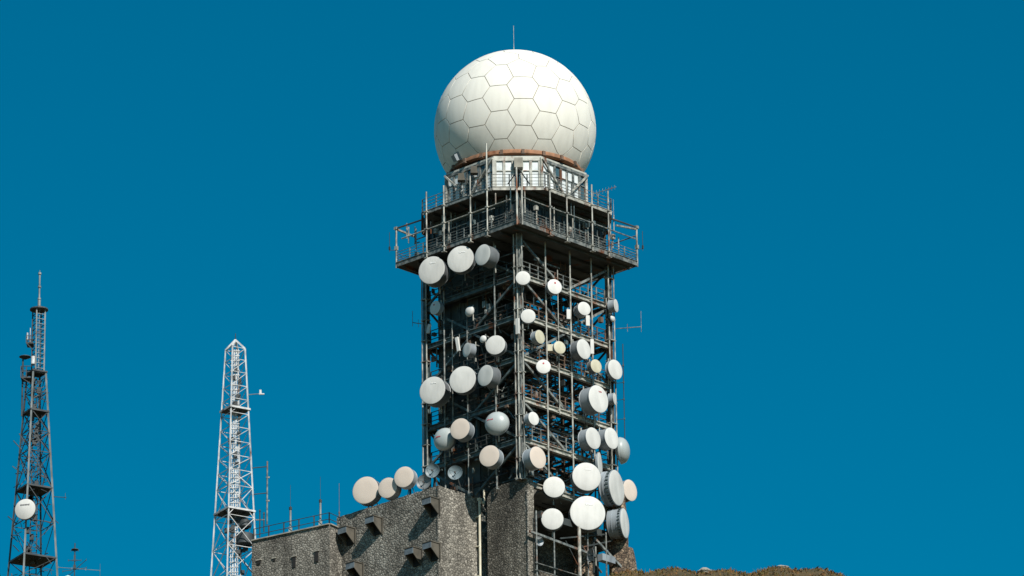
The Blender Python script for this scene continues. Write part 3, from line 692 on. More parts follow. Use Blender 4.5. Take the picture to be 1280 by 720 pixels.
# ------------------------------------------------------------------ dishes
def dish(px, py, Rpx, beta, plane, label, kind='flat', depth=.9, cover='cover', drumm='drum', group='microwave dishes on the tower', lugs=False, mark=None, off=None, stand=None, facemark=False):
    """front centre at the photo's spot on a plane in front of one of the tower's faces"""
    n = Vector((math.sin(R_(beta)), -math.cos(R_(beta)), 0))
    bf = -43.55 if plane == 'L' else 46.45
    k = Rpx/16.9
    dl = depth*k
    if off is None: off = H+.42+max(0.15, (dl+.25*k)*math.cos(R_(beta-bf)))+.1
    c = TM @ loc_hit(px, py, 'x' if plane == 'L' else 'y', -off)
    Rm = Rpx/(FPX/((c-CAMP).length)); k = Rm; dl = depth*k
    root = thing('dish_antenna', label, 'dish antenna', tuple(c), 0, group)
    Z0 = Vector((0, 0, 0)); NS = 40 if Rpx > 12 else 28
    if kind == 'flat':
        b = MB(); b.lathe([(.0, 0), (-.004*k, k*.5), (-.012*k, k*.93), (-.03*k, k*.985)], Z0, n, NS); b.build('cover', M[cover], root)
        b = MB(); b.lathe([(-.03*k, k*.985), (-.035*k, k*1.0), (-.10*k, k*1.0), (-.11*k, k*.965), (-dl, k*.965), (-dl-.02*k, k*.99), (-dl-.06*k, k*.99), (-dl-.07*k, k*.93),
                               (-dl-.22*k, k*.66), (-dl-.30*k, k*.30), (-dl-.42*k, k*.26), (-dl-.42*k, 0)], Z0, n, NS)
        b.build('drum', M[drumm], root)
        if lugs:
            a = n.cross(Vector((0, 0, 1))).normalized(); u = Vector((0, 0, 1))
            b = MB()
            for i in range(28):
                t = 2*math.pi*i/28; e = a*math.cos(t)+u*math.sin(t)
                for dd in ((-.13*k, -.27*k),):
                    b.bar(e*k*1.0+n*dd[0], e*k*1.0+n*dd[1], .10*k, .06*k, e)
            tag(b.build('rim_clip', M['steel_green'], root), kind='stuff')
            for dd in (.36, .72):
                b = MB(); b.lathe([(-dl*dd, k*.966), (-dl*dd, k*.99), (-dl*dd-.04*k, k*.99), (-dl*dd-.04*k, k*.966)], Z0, n, NS); b.build('stiffening_band', M[drumm], root)
    elif kind == 'bulb':
        b = MB(); pr = [(0, 0)]+[(-.62*k*(1-math.cos(R_(t)))*1.0, k*math.sin(R_(t))) for t in range(8, 91, 8)]+[(-.64*k, k)]
        b.lathe(pr, Z0, n, NS); b.build('radome_cap', M[cover], root)
        dl = .64*k+depth*k*.35
        b = MB(); b.lathe([(-.62*k, k*1.0), (-.64*k, k*1.03), (-.72*k, k*1.03), (-.73*k, k*.98), (-dl, k*.9), (-dl-.2*k, k*.6), (-dl-.3*k, k*.25), (-dl-.36*k, 0)], Z0, n, NS); b.build('reflector', M[drumm], root)
    elif kind == 'open':
        pr = [(-.38*k*(1-(i/10)**2), k*i/10) for i in range(11)]+[(.02*k, k*1.02), (-.02*k, k*1.03)]+[(-.38*k*(1-(i/10)**2)-.05*k, k*i/10) for i in range(10, -1, -1)]
        b = MB(); b.lathe(pr, Z0, n, NS); b.build('reflector', M[drumm], root)
        b = MB(); b.tube(n*(-.36*k), n*(.18*k), .06*k, 8); b.box(n*(.2*k), (.2*k, .2*k, .2*k)); b.build('feed_horn', M['steel_dark'], root)
        a = n.cross(Vector((0, 0, 1))).normalized()
        for i in range(3):
            t = 2*math.pi*i/3-math.pi/2; e = a*math.cos(t)+Vector((0, 0, 1))*math.sin(t)
            b = MB(); b.tube(e*k*.95-n*.03*k, n*(.18*k), .022*k, 5); b.build('feed_strut', M['steel_dark'], root)
        dl = .3*k
    if mark:     # unreadable small print, and rows of pale bars, on the face
        a = n.cross(Vector((0, 0, 1))).normalized()*-1; r_ = random.Random(int(px)); b = MB(); x = mark[0]; u = Vector((0, 0, 1))
        if mark[3] == 'dot':
            b.lathe([(.012, 0), (.012, .13*k)], a*(mark[0]*k)+u*(mark[1]*k), n, 12)
        else:
            while x < mark[0]+mark[2]:
                wv = r_.uniform(.05, .1); zf = mark[1]+r_.uniform(-.015, .015)
                rr = math.hypot(x+wv/2, zf); dz = .012 if kind == 'flat' else -.62*k*(1-math.sqrt(max(0, 1-rr*rr)))+.02
                cc = a*((x+wv/2)*k)+u*(zf*k)+n*dz
                b.bar(cc-a*wv*.42*k, cc+a*wv*.42*k, .012, r_.uniform(.055, .10)*k); x += wv+.015
        tag(b.build('print', M[{'ink': 'ink', 'pale': 'pale_mark'}.get(mark[3], 'red')], root), kind='stuff')
    # mount: clamp, pole and struts back to the frame
    back = -n*(dl+.42*k+.1); pr_ = .055 if Rpx > 11 else .04
    b = MB(); b.bar(-n*(dl+.25*k), back, .22*k+.06, .3*k+.05); b.build('bracket', M['steel_dark'], root)
    hgt = k*1.15+.15
    if stand is None:
        b = MB(); b.tube(back-Vector((0, 0, hgt)), back+Vector((0, 0, hgt)), pr_, 8); b.build('mount_pole', M['pipe'], root)
        lp = TMI @ (c+back)
        if Rpx > 8:     # feeder cable sagging down behind the pole
            sl = Vector((.09, .1, 0)); pts = [-n*(dl+.3*k)-Vector((0, 0, .1)), back*1.02+sl-Vector((0, 0, .45*k+.2)), back+sl*1.5-Vector((0, 0, hgt+.7))]
            b = MB()
            for u0, u1 in zip(pts, pts[1:]): b.tube(u0, u1, .022, 5)
            b.build('feed_cable', M['black'], root)
        if plane == 'L': tgt = Vector((-H-.02, max(-H, min(H, lp.y)), 0))
        else: tgt = Vector((max(-H, min(H, lp.x)), -H-.02, 0))
        for s in (-1, 1):
            q = TM @ Vector((tgt.x, tgt.y, lp.z+s*hgt*.7)) - c
            b = MB(); b.bar(back+Vector((0, 0, s*hgt*.7)), q, .06); b.build('strut', M['steel'], root)
    else:
        z = stand-c.z
        b = MB(); b.tube(Vector((back.x, back.y, z)), back+Vector((0, 0, .3*k)), .08, 8); b.build('mount_pole', M['steel_dark'], root)
        for s in (-1, 1):
            sd = Vector((n.y, -n.x, 0))*s*k*.6
            b = MB(); b.bar(Vector((back.x, back.y, z))+sd-n*.3, back, .06); b.build('strut', M['steel_dark'], root)
    return root
L3 = 'dishes in the row just under the square deck'
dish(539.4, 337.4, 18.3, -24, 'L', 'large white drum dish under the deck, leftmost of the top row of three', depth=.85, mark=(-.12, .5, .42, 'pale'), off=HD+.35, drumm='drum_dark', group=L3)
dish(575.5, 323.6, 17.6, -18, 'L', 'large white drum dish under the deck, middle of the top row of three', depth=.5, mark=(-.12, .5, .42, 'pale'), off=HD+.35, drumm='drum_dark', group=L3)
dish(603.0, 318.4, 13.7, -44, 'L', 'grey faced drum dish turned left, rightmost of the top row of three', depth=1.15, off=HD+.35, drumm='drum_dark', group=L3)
dish(543.6, 384.5, 9.0, -42, 'L', 'small grey faced drum dish with red dot below the leftmost top dish', depth=.7, mark=(-.15, .45, 0, 'dot'))
dish(584.5, 388.3, 6.8, -40, 'L', 'tiny white round dish alone below the top row', 'bulb', depth=.7, cover='cover')
dish(583.2, 437.2, 9.2, -55, 'L', 'small blue grey faced dish with a lit side, above the large middle row', depth=.9)
dish(602.3, 423.2, 4.8, -35, 'L', 'tiniest white dish, just left of the round one at mid left face', 'bulb', depth=.8)
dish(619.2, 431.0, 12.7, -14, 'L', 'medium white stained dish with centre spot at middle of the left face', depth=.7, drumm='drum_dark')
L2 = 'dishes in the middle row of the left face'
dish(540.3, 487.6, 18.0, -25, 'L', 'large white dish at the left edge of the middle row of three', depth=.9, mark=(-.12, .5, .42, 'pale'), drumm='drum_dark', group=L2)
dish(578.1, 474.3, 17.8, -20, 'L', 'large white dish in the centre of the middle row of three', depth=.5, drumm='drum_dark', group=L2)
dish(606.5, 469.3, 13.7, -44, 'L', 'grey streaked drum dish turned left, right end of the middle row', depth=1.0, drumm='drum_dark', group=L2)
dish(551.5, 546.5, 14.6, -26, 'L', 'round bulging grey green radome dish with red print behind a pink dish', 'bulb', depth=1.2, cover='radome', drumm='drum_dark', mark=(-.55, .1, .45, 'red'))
dish(574.8, 535.8, 13.7, -26, 'L', 'pinkish drum dish overlapping the bulging dish at lower left', depth=1.0, cover='cover_pink')
dish(619.5, 526.3, 15.2, -10, 'L', 'bulging pale blue radome dish with faint red print, lower middle of left face', 'bulb', depth=.8, cover='radome', mark=(-.75, .2, .45, 'red'))
dish(611.5, 569.8, 13.9, -24, 'L', 'pinkish drum dish just above the stained stone pier', depth=.95, cover='cover_pink')
# second group on the right face
dish(653.8, 347.3, 9.2, 0, 'R', 'small white dish on the near corner column, the upper of two', depth=.5)
dish(693.5, 358.1, 9.8, 24, 'R', 'small white dish with red dot below the deck on the right face', depth=.7, mark=(.05, .5, 0, 'dot'))
dish(730.4, 385.6, 8.9, 26, 'R', 'small white long drum dish right of centre, above two small panels', depth=1.4)
dish(770.4, 382.0, 8.3, 68, 'R', 'small dish seen from the side on the right corner, the upper one', depth=1.0)
dish(768.0, 397.7, 4.6, 62, 'R', 'tiny white dish tucked under the side-on dish at right corner', 'bulb', depth=.8)
dish(660.2, 395.0, 9.3, 0, 'R', 'small white dish near the corner column beside an upright white panel', depth=.5)
dish(675.2, 421.0, 8.9, 47, 'R', 'small cream yellow dish turned right near the corner column', depth=.9, cover='cover_cream')
hd = dish(699.8, 434.2, 8.3, 28, 'R', 'yellow stained dish with a square cream box at its left', depth=.4, cover='cover_cream', drumm='drum')
b = MB(); b.box(Vector((-.62, .25, .0)), (.55, .5, .5)); b.build('feed_box', M['cover_cream'], hd)
dish(730.0, 436.3, 13.0, 47, 'R', 'medium white ribbed drum dish turned right, above the largest cluster', depth=.9, drumm='drum_dark')
dish(679.4, 458.0, 9.2, 6, 'R', 'small white dish with red dot low beside the corner column', depth=.6, mark=(.0, .45, 0, 'dot'))
dish(745.4, 457.5, 8.8, 38, 'R', 'small cream dish just below an upright white panel', depth=.9, cover='cover_cream', drumm='drum_dark')
dish(769.4, 461.7, 12.8, 45, 'R', 'medium white oval looking dish on the right corner column', depth=.4)
dish(748.5, 498.5, 17.8, 46, 'R', 'large white drum dish turned right with faint red print at top', depth=.95, drumm='drum', mark=(.0, .55, .25, 'red'))
dish(768.8, 498.5, 7.6, 72, 'R', 'small side-on dish on right corner beside the large drum dish', depth=.9)
dish(667.3, 523.0, 8.6, 40, 'R', 'small white drum dish beside the corner column over the pink one', depth=1.0)
dish(741.9, 547.7, 14.0, 47, 'R', 'white drum dish with blue grey side, left one of a pair', depth=.95)
dish(764.8, 547.7, 13.8, 50, 'R', 'white drum dish with blue grey side, right one of a pair', depth=.9)
dish(787.0, 562.5, 16.5, 78, 'R', 'grey bulging radome dish pointing right, clear of the tower edge', 'bulb', depth=.4, cover='radome', drumm='radome')
dish(672.7, 571.7, 14.2, 44, 'R', 'pinkish drum dish at the top of the stone pier', depth=.95, cover='cover_pink')
dish(733.5, 595.6, 18.5, 12, 'R', 'large white dish facing forward, above the largest one', depth=.7, mark=(-.12, .5, .42, 'pale'), drumm='drum_dark')
dish(750.5, 580.5, 15.5, 78, 'R', 'thin dish seen edge-on behind the large forward facing dish', depth=.15)
dish(692.6, 608.6, 13.8, 4, 'R', 'medium white dish facing forward right of the pier, upper of two', depth=.6, drumm='drum_dark')
dish(771.5, 609.5, 22.6, 64, 'R', 'very large ribbed drum dish turned right with bolted rim, upper one', depth=.62, lugs=True)
dish(788.0, 612.7, 13.8, 50, 'R', 'pinkish oval dish peeking out behind the large ribbed drum', depth=.7, cover='cover_pink', off=H+.35)
dish(781.6, 653.9, 18.9, 72, 'R', 'large ribbed drum dish turned right with bolted rim, lower one', depth=.95, lugs=True)
dish(734.7, 640.9, 22.4, 8, 'R', 'largest white dish facing forward near the tower foot', depth=.6, mark=(-.12, .5, .42, 'pale'), drumm='drum_dark')
dish(690.5, 648.6, 14.0, 2, 'R', 'medium white dish facing forward right of the pier, lower of two', depth=.6, drumm='drum_dark')
# flat sector panels
def panel_antenna(px, py, wpx, hpx, plane, label, tilt=0, off=.55):
    c = TM @ loc_hit(px, py, 'x' if plane == 'L' else 'y', -H-off); r = thing('panel_antenna', label, 'panel antenna', tuple(c), R_(-35 if plane == 'L' else 12), 'flat panel antennas')
    k = 1/16.9; Mx = Matrix.Rotation(R_(tilt), 4, 'Y')
    b = MB(); b.box((0, 0, 0), (wpx*k, .14, hpx*k*1.06), Mx); o = b.build('panel', M['cover'], r)
    bv = o.modifiers.new('b', 'BEVEL'); bv.width = .02
    b = MB(); b.tube((0, .2, -hpx*k*.8), (0, .2, hpx*k*.8), .035, 6); b.box((0, .13, 0), (.1, .14, .12)); b.build('mount_pole', M['steel'], r)
panel_antenna(647, 408, 5, 19, 'L', 'upright white panel on the near corner, beside a small white dish')
panel_antenna(572.3, 430.5, 4.5, 18, 'L', 'slightly tilted white panel on the left face', -9)
panel_antenna(710.6, 393, 5, 12, 'R', 'short white panel left of the long drum dish')
panel_antenna(734.6, 401, 5, 13, 'R', 'short white panel directly below the long drum dish')
panel_antenna(740, 433.5, 4.5, 18, 'R', 'tall white panel right beside the ribbed drum dish')
panel_antenna(536, 411, 4.5, 11, 'L', 'short whitish panel on the left corner column', 14)

# ------------------------------------------------------------------ stone buildings
XB, YB = -8.15, .28          # near corner of the main block, tower-local
def stone_block(name, label, cat, M4, x0, x1, y0, y1, z0, z1, sm, seed=0, coping=None):
    r = bpy.data.objects.new(name, None); COL.objects.link(r); r.matrix_world = M4; tag(r, label, cat)
    # walls with a slightly uneven surface
    rr = random.Random(seed)
    def wall(p, q):
        p = Vector(p); q = Vector(q); n = max(2, int((q-p).length/.35)); m = max(2, int((z1-z0)/.35)); d = (q-p).normalized(); nv = Vector((d.y, -d.x, 0))
        b = MB(); V = []
        for j in range(m+1):
            for i in range(n+1):
                t = i/n; e = 0 if i in (0, n) or j == m else rr.uniform(-.03, .03)
                jz = rr.uniform(-.035, .02) if j == m and 0 < i < n else 0
                V.append(p.lerp(q, t)+nv*e+Vector((0, 0, z0+(z1-z0)*j/m+jz)))
        b.add(V, [(j*(n+1)+i, j*(n+1)+i+1, (j+1)*(n+1)+i+1, (j+1)*(n+1)+i) for j in range(m) for i in range(n)], True)
        b.build('wall', sm, r, recalc=False)
    wall((x0, y1, 0), (x0, y0, 0)); wall((x0, y0, 0), (x1, y0, 0)); wall((x1, y0, 0), (x1, y1, 0)); wall((x1, y1, 0), (x0, y1, 0))
    b = MB(); b.box(((x0+x1)/2, (y0+y1)/2, z1-.12), (x1-x0-.06, y1-y0-.06, .16)); b.build('roof', M['concrete'], r)
    return r
BL = stone_block('stone_building', 'square rubble stone block with angled vent hoods left of the tower foot', 'building', TM, XB, XB+9.5, YB, YB+10.25, -14, ZB, M['stone'], 1)
# quoin strip on the near edge
b = MB(); b.box((XB+.02, YB+.02, (ZB-14)/2), (.14, .14, ZB+13.9)); b.build('corner_stone', M['stone'], BL)
for k, (px, py) in enumerate(((541, 632.5), (469.5, 656), (435.5, 669), (519, 695), (541.5, 688), (445.5, 713))):
    p = loc_hit(px+2.5, py, 'x', XB); r_ = MB(); w_, dpt, h_ = .82, .82, .75
    cx_ = p.x; y0_ = p.y; z_ = p.z
    # canopy hood: tapering cheeks, short front plate, lid, open and dark below
    def cheek(ya, yb):
        pf = [(cx_, z_+.42), (cx_-dpt, z_+.36), (cx_-dpt, z_-.05), (cx_, z_-.75)]; b = MB()
        b.add([(x, ya, z) for x, z in pf]+[(x, yb, z) for x, z in pf], [(0, 1, 2, 3), (7, 6, 5, 4), (0, 4, 5, 1), (1, 5, 6, 2), (2, 6, 7, 3), (3, 7, 4, 0)]); return b
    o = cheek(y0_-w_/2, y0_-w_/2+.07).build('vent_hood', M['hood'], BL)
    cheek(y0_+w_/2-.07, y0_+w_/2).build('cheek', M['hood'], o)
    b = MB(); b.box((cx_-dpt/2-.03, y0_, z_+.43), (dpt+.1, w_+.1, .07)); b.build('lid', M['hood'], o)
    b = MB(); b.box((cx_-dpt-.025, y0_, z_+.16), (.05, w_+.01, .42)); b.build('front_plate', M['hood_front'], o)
    b = MB(); b.box((cx_-.04, y0_, z_-.2), (.04, w_-.16, 1.15)); b.build('throat_shade', M['black'], o)  # black plate painted as the shade inside the hood
    b = MB(); b.box((cx_-.02, y0_-w_/2-.1, z_-.2), (.06, .1, 1.3)); b.build('jamb', M['hood'], o)
# cream drain pipe with elbow
p = loc_hit(599.3, 626, 'y', YB-.12); b = MB()
pe = Vector((-H-.35, YB-.14, 0))
px_, py_ = p.x-.22, YB-.33
b.tube((px_, py_, -14), (px_, py_, p.z), .09, 10); b.tube((px_, py_, p.z), (px_+.42, py_-.06, p.z-.28), .075, 10); b.tube((px_+.42, py_-.06, p.z-.3), (px_+.42, py_-.06, p.z+.85), .07, 10)
b.box((px_, py_, p.z), (.26, .26, .2))
for z in np.arange(-12, p.z-.5, 2.2): b.box((px_, py_+.14, z), (.24, .4, .07))
b.build('drain_pipe', M['cream'], BL)
dk = dict(group='dishes on the stone roof')
dish(456.7, 612.5, 17.8, -22, 'L', 'large pinkish drum dish on the stone roof, leftmost of three', depth=.7, cover='cover_pink', drumm='drum_dark', off=8.35, stand=ZB, **dk)
dish(484.3, 609.6, 13.4, -26, 'L', 'pinkish dish half in shade on the stone roof, middle of three', depth=.9, cover='cover_pink', drumm='drum_dark', off=8.0, stand=ZB, **dk)
dish(504.8, 596.0, 13.6, -24, 'L', 'pinkish drum dish highest on the stone roof, right of the three', depth=.8, cover='cover_pink', drumm='drum', off=7.8, stand=ZB, **dk)
dish(540.4, 588.2, 9.2, -20, 'L', 'small open grey bowl dish with feed, upper left above the stone corner', 'open', drumm='drum_blue', off=7.2, stand=ZB, **dk)
dish(568.8, 590.6, 9.2, -12, 'L', 'small open grey bowl dish with feed, right above the stone corner', 'open', drumm='drum_blue', off=6.8, stand=ZB, **dk)
dish(529.5, 602.5, 9.4, -20, 'L', 'dark open bowl dish half hidden behind the stone parapet', 'open', drumm='drum_dark', off=7.4, stand=ZB, **dk)
# pier and base walls at the foot of the tower
def pier():
    r = thing('stone_pier', 'dark stained rubble stone pier with rounded top at the near corner of the tower', 'pier', (TX, 0, 0), TROT)
    x0, x1, y0, y1 = -H+.05, -H+.65, -H-.45, -H+3.55
    bm = bmesh.new()
    # front (x0) outline with rounded shoulders, extruded to x1
    out = [(y0, -14)]
    zt_ = ZB+.15
    for k in range(7): a = math.pi/2*k/6; out.append((y0+.25-.25*math.cos(a), zt_-.35+.35*math.sin(a)))
    for k in range(9): a = math.pi/2*k/8; out.append((y1-1.1+1.1*math.sin(a), zt_-.75+.75*math.cos(a)))
    out.append((y1, -14))
    V0 = [(x0, y, z) for y, z in out]; V1 = [(x1, y, z) for y, z in out]; n = len(out)
    b = MB(); b.add(V0+V1, [tuple(range(n))[::-1], tuple(range(n, 2*n))]+[(i, (i+1) % n, n+(i+1) % n, n+i) for i in range(n)])
    b.build('pier_wall', M['stone_dark'], r)
    b = MB(); b.box((x0-.02, y0+.02, (ZB-14.6)/2), (.1, .1, ZB+13)); b.build('corner_stone', M['stone'], r)
    return r
pier()
TB = thing('tower_base', 'rough brown stone tower foot with dark openings behind the lower dishes', 'building', (TX, 0, 0), TROT)
def bpart(name, b, m): o = b.build(name, m, TB); return o
b = MB(); b.box((1.8, -H+2.6, ZB-7), (7.8, .4, 13.6)); bpart('back_wall', b, M['stone_dark'])
b = MB(); b.box((1.2, -H+1.1, ZB-.25), (8.0, 2.3, .45)); bpart('ledge', b, M['concrete'])
pr = loc_hit(664, 698, 'y', -H)
b = MB(); b.box((-1.5, -H+1.3, -8+(pr.z+4)/2-.5), (4.6, 2.4, pr.z+11)); o = bpart('low_wall', b, M['stone_dark'])
b = MB(); b.box((1.1, -H+1.0, 2.6), (9.0, 3.0, .5)); bpart('slab', b, M['steel_dark'])
# big rounded boulder-clad buttress at the right corner
def lump(cx, cy, rx, ry, z0, z1, m, seed, name):
    r = random.Random(seed); b = MB(); n = 28; rows = 22; V = []
    ph = [r.uniform(0, 6.28) for _ in range(6)]
    for j in range(rows+1):
        z = z0+(z1-z0)*j/rows; t = j/rows; sh = 1-.12*t if t < .93 else .88*(1-(t-.93)*4)
        for i in range(n):
            a = 2*math.pi*i/n; e = 1+.05*math.sin(3*a+ph[0]+z*.7)+.04*math.sin(5*a+ph[1]-z*1.7)+r.uniform(-.03, .03)
            V.append((cx+rx*sh*e*math.cos(a), cy+ry*sh*e*math.sin(a), z+r.uniform(-.05, .05)))
    fs = [(j*n+i, j*n+(i+1) % n, (j+1)*n+(i+1) % n, (j+1)*n+i) for j in range(rows) for i in range(n)]+[tuple(range(rows*n, rows*n+n))]
    b.add(V, fs, True); bpart(name, b, m)
lump(H+.1, -H-.35, .8, .75, -14, z_at(760, 612, H, -H), M['stone_brown'], 5, 'corner_buttress')
lump(H-2.2, -H+.9, .9, .7, -14, z_at(742, 625, H-2.2, -H+.9), M['stone_brown'], 6, 'corner_buttress')
lump(H+1.15, -H-.1, .85, .9, -14, z_at(781, 686, H+1, -H-.1), M['stone_brown'], 8, 'corner_buttress')
# steel supports, braces and railing at the foot
zf = z_at(700, 702, 0, -H-1.6)
FS = thing('support_frame', 'steel support frame and handrail in front of the tower foot', 'frame', (TX, 0, 0), TROT)
pL = [(loc_hit(px, 700, 'y', -H-.9)) for px in (671, 693, 724.5, 735, 758)]
for i, p in enumerate(pL):
    b = MB(); b.tube((p.x, p.y, -9), (p.x, p.y, z_at(700, 655, 0, -H-.9)+(.4 if i == 2 else 0)), .13 if i == 2 else .06, 8); b.build('post', M['steel_lit'] if i == 2 else M['steel'], FS)
for (a, c, w_) in (((662, 664), (742, 694), .16), ((700, 673), (755, 668), .1), ((742, 672), (783, 716), .16), ((727, 682), (752, 716), .1), ((742, 672), (742, 716), .1), ((727, 684), (765, 676), .09), ((707, 676), (722, 706), .05)):
    p = loc_hit(*a, 'y', -H-.85); q = loc_hit(*c, 'y', -H-.85); b = MB(); b.bar(p, q, w_); b.build('brace', M['steel'] if w_ > .12 else M['steel_dark'], FS)
for py in (706, 715):
    p = loc_hit(669, py-3, 'y', -H-1.0); q = Vector((H-1, p.y, p.z)); b = MB(); b.tube(p, q, .035, 6); b.build('handrail', M['steel'], FS)
p = loc_hit(758, 699, 'y', -H-.7); b = MB(); b.box(p, (1.35, .5, .5)); b.build('equipment_box', M['drum'], FS)
# service gear sunk in the dark bay: small dishes turned away
dish(674, 676, 6.5, 35, 'R', 'small partly hidden dish with only its lit rim showing right of the pier', 'open', drumm='drum', off=H+.6)
dish(738, 694, 8.5, -60, 'R', 'blue grey bowl dish turned away, lowest one at the tower foot', 'open', drumm='drum_dark', off=H+1.6)

# low building at the left
LROT = R_(46.45+11)
lp = TM @ Vector((XB+1.5, YB+9.0, 0))
cL = hit(412, 655, Vector((0, -.3, 0)), Vector((0, 1, 0)))
LM = Matrix.Translation((cL.x, -.3, 0)) @ Matrix.Rotation(LROT, 4, 'Z')
ZL = cL.z
LW = 98/ (math.sin(LROT)) / 17.0
LB = stone_block('stone_annex', 'lower rubble stone annex with two slit windows and roof railing at left', 'building', LM, 0, 6.5, 0, LW, -16, ZL, M['stone'], 4)
LMI = LM.inverted(); nL = Vector((math.cos(LROT), math.sin(LROT), 0))
def lh(px, py): return LMI @ hit(px, py, LM @ Vector((0, 0, 0)), nL)
for (px, py, w_, h_) in ((368, 703, .26, .8), (396, 696, .3, .75), (324, 703, .3, .25), (343, 700, .2, .18)):
    p = lh(px, py); b = MB(); b.box((-.045, p.y, p.z), (.05, w_, h_)); o = b.build('window', M['black'], LB)
    b = MB(); b.box((-.06, p.y, p.z+h_/2+.05), (.1, w_+.15, .08)); b.build('window_lintel', M['concrete'], o)
for (a, c) in (((.1, .1), (.1, LW-.1)), ((.1, .1), (1.9, .1))):
    p, q = Vector((*a, ZL-.05)), Vector((*c, ZL-.05)); o = railing(p, q, M['steel_dark'], LB, hgt=.95, rails=(1., .5), rw=.028)
b = MB(); b.bar((-.02, 0, ZL+.0), (-.02, LW, ZL+.0), .2, .08); b.bar((0, -.02, ZL+.0), (2.1, -.02, ZL+.0), .2, .08); b.build('coping', M['concrete'], LB)
for px, py, ptop, lab in ((360, 664, 604, 'left pale whip aerial with dark cap on the annex roof'), (397.5, 656, 594, 'right pale whip aerial with dark cap on the annex roof')):
    p = LM @ (lh(px, py)+Vector((.3, 0, 0))); p.z = ZL-.05; h_ = (py-ptop)/15.9
    r = thing('whip_aerial', lab, 'aerial', tuple(p)); b = MB(); b.tube((0, 0, 0), (0, 0, h_*.5), .075, 8); b.box((0, 0, .3), (.25, .25, .5)); b.build('base_tube', M['mast_pale'], r)
    b = MB(); b.tube((0, 0, h_*.5), (0, 0, h_), .012, 5); b.build('rod', M['steel_dark'], r)
    b = MB(); b.lathe([(0, .11), (.2, .11), (.24, .03), (.3, 0)], (0, 0, h_*.5), (0, 0, 1), 8); b.build('cap', M['steel_dark'], r)
p = TM @ Vector((XB+.1, YB+10.1, ZB)); whip(tuple(p), 2.6, 'thin short whip aerial at the far left corner of the stone roof', 'rusty', .04, .12)

# ------------------------------------------------------------------ lattice masts
def mast(name, label, pxc, pyb, pyt, wb, wt, theta, Y, legr, m, mb, bays, xbr, platforms, spire=None, rings=True, core=None, narrow=None, leg_m=None):
    """four-legged tapering lattice mast; px widths are half diagonals at pyb / pyt"""
    base = hit(pxc, pyb, Vector((0, Y, 0)), Vector((0, 1, 0)))
    sc = FPX/((base-CAMP).length); v = Vector((0, 0, 1))
    def zz(py): return hit(pxc, py, base, Vector((0, 1, 0))).z-base.z
    zt_, wb_, wt_ = zz(pyt), wb/sc, wt/sc
    zlow = -8.0
    r = thing(name, label, 'mast', (base.x, base.y, base.z))
    def corner(k, z, extra=0):
        rad = wb_+(wt_-wb_)*z/zt_+extra; a = theta+math.pi/2*k; return Vector((rad*math.cos(a), rad*math.sin(a), z))
    for k in range(4):
        b = MB(); b.bar(corner(k, zlow), corner(k, zt_), legr*2, legr*2, (math.cos(theta), math.sin(theta), 0)); b.build('leg', leg_m[k] if leg_m else m, r)
    zs = [zz(py) for py in bays]
    for i, z in enumerate(zs):
        for k in range(4):
            b = MB(); b.bar(corner(k, z), corner(k+1, z), legr*.9); b.build('horizontal_bar', m, r)
    for i in range(len(zs)-1):
        a, c = zs[i], zs[i+1]
        for k in range(4):
            if xbr(bays[i]):
                b = MB(); b.bar(corner(k, a, .01), corner(k+1, c, .01), legr*.95); b.build('brace', m, r)
                b = MB(); b.bar(corner(k+1, a, -.03), corner(k, c, -.03), legr*.95); b.build('brace', m, r)
            else:
                p, q = (corner(k, a), corner(k+1, c)) if (k % 2) else (corner(k+1, a), corner(k, c))
                b = MB(); b.bar(p, q, legr*.7); b.build('brace', m, r)
    for py, over in platforms:
        z = zz(py); b = MB(); cs = [corner(k, z, over) for k in range(4)]
        b.add([c+Vector((0, 0, -.08)) for c in cs]+cs, [(3, 2, 1, 0), (4, 5, 6, 7)]+[(i, (i+1) % 4, 4+(i+1) % 4, 4+i) for i in range(4)]); o = b.build('platform', mb, r)
        for i in range(4):
            b = MB(); b.bar(cs[i]+Vector((0, 0, -.02)), cs[(i+1) % 4]+Vector((0, 0, -.02)), .06, .14); b.build('kerb', m, o)
    return r, corner, zz, sc, zt_
# white mast
wbays = [726, 688, 650, 612, 592, 574, 556, 538, 520, 502, 485, 468, 452, 437]
rW, cW, zW, scW, ztW = mast('white_lattice_mast', 'slender white painted lattice mast with pointed top and two platforms', 292.6, 720, 437, 30, 12.8, R_(-13), 6, .048, M['white'], M['mast_dark'],
    wbays, lambda py: py > 600, [(513, .15), (641, .1)])
apex = Vector((0, 0, zW(425)))
for k in range(4): b = MB(); b.bar(cW(k, ztW), apex, .13); b.build('top_bar', M['white'], rW)
b = MB(); b.tube(apex, apex+Vector((0, 0, .5)), .03, 6); b.build('lightning_rod', M['steel_dark'], rW)
# central cable riser and ladder of the white mast
for dx in (-.28, -.1, .1, .28):
    b = MB(); b.bar((dx, 0, -8), (dx*.75, 0, ztW), .10 if abs(dx) < .2 else .06, .06, (0, 1, 0)); b.build('riser', M['white'], rW)
b = MB()
for z in np.arange(-2, ztW, .38): b.bar((-.33, -.04, z), (.33, -.04, z), .06)
b.build('ladder_rungs', M['white'], rW)
rr = random.Random(4); b = MB()
for k in range(46):
    z = rr.choice((zW(641)+rr.uniform(-3.2, .1), rr.uniform(0, ztW-1))); b.box((rr.uniform(-.6, .9) if z < zW(600) else rr.uniform(-.4, .4), rr.uniform(-.3, .3), z), (rr.uniform(.1, .4), .2, rr.uniform(.15, .6)))
tag(b.build('cable_fittings', M['mast_dark'], rW), kind='stuff')
for (z, w_, h_) in ((zW(651), .9, .6), (zW(668), 1.3, .9)):
    b = MB(); b.lathe([(0, w_*.3), (.15, w_*.5), (h_, w_*.5), (h_+.15, w_*.2)], (.75, .1, z-h_), (0, 0, 1), 14); b.build('cable_drum', M['mast_dark'], rW)
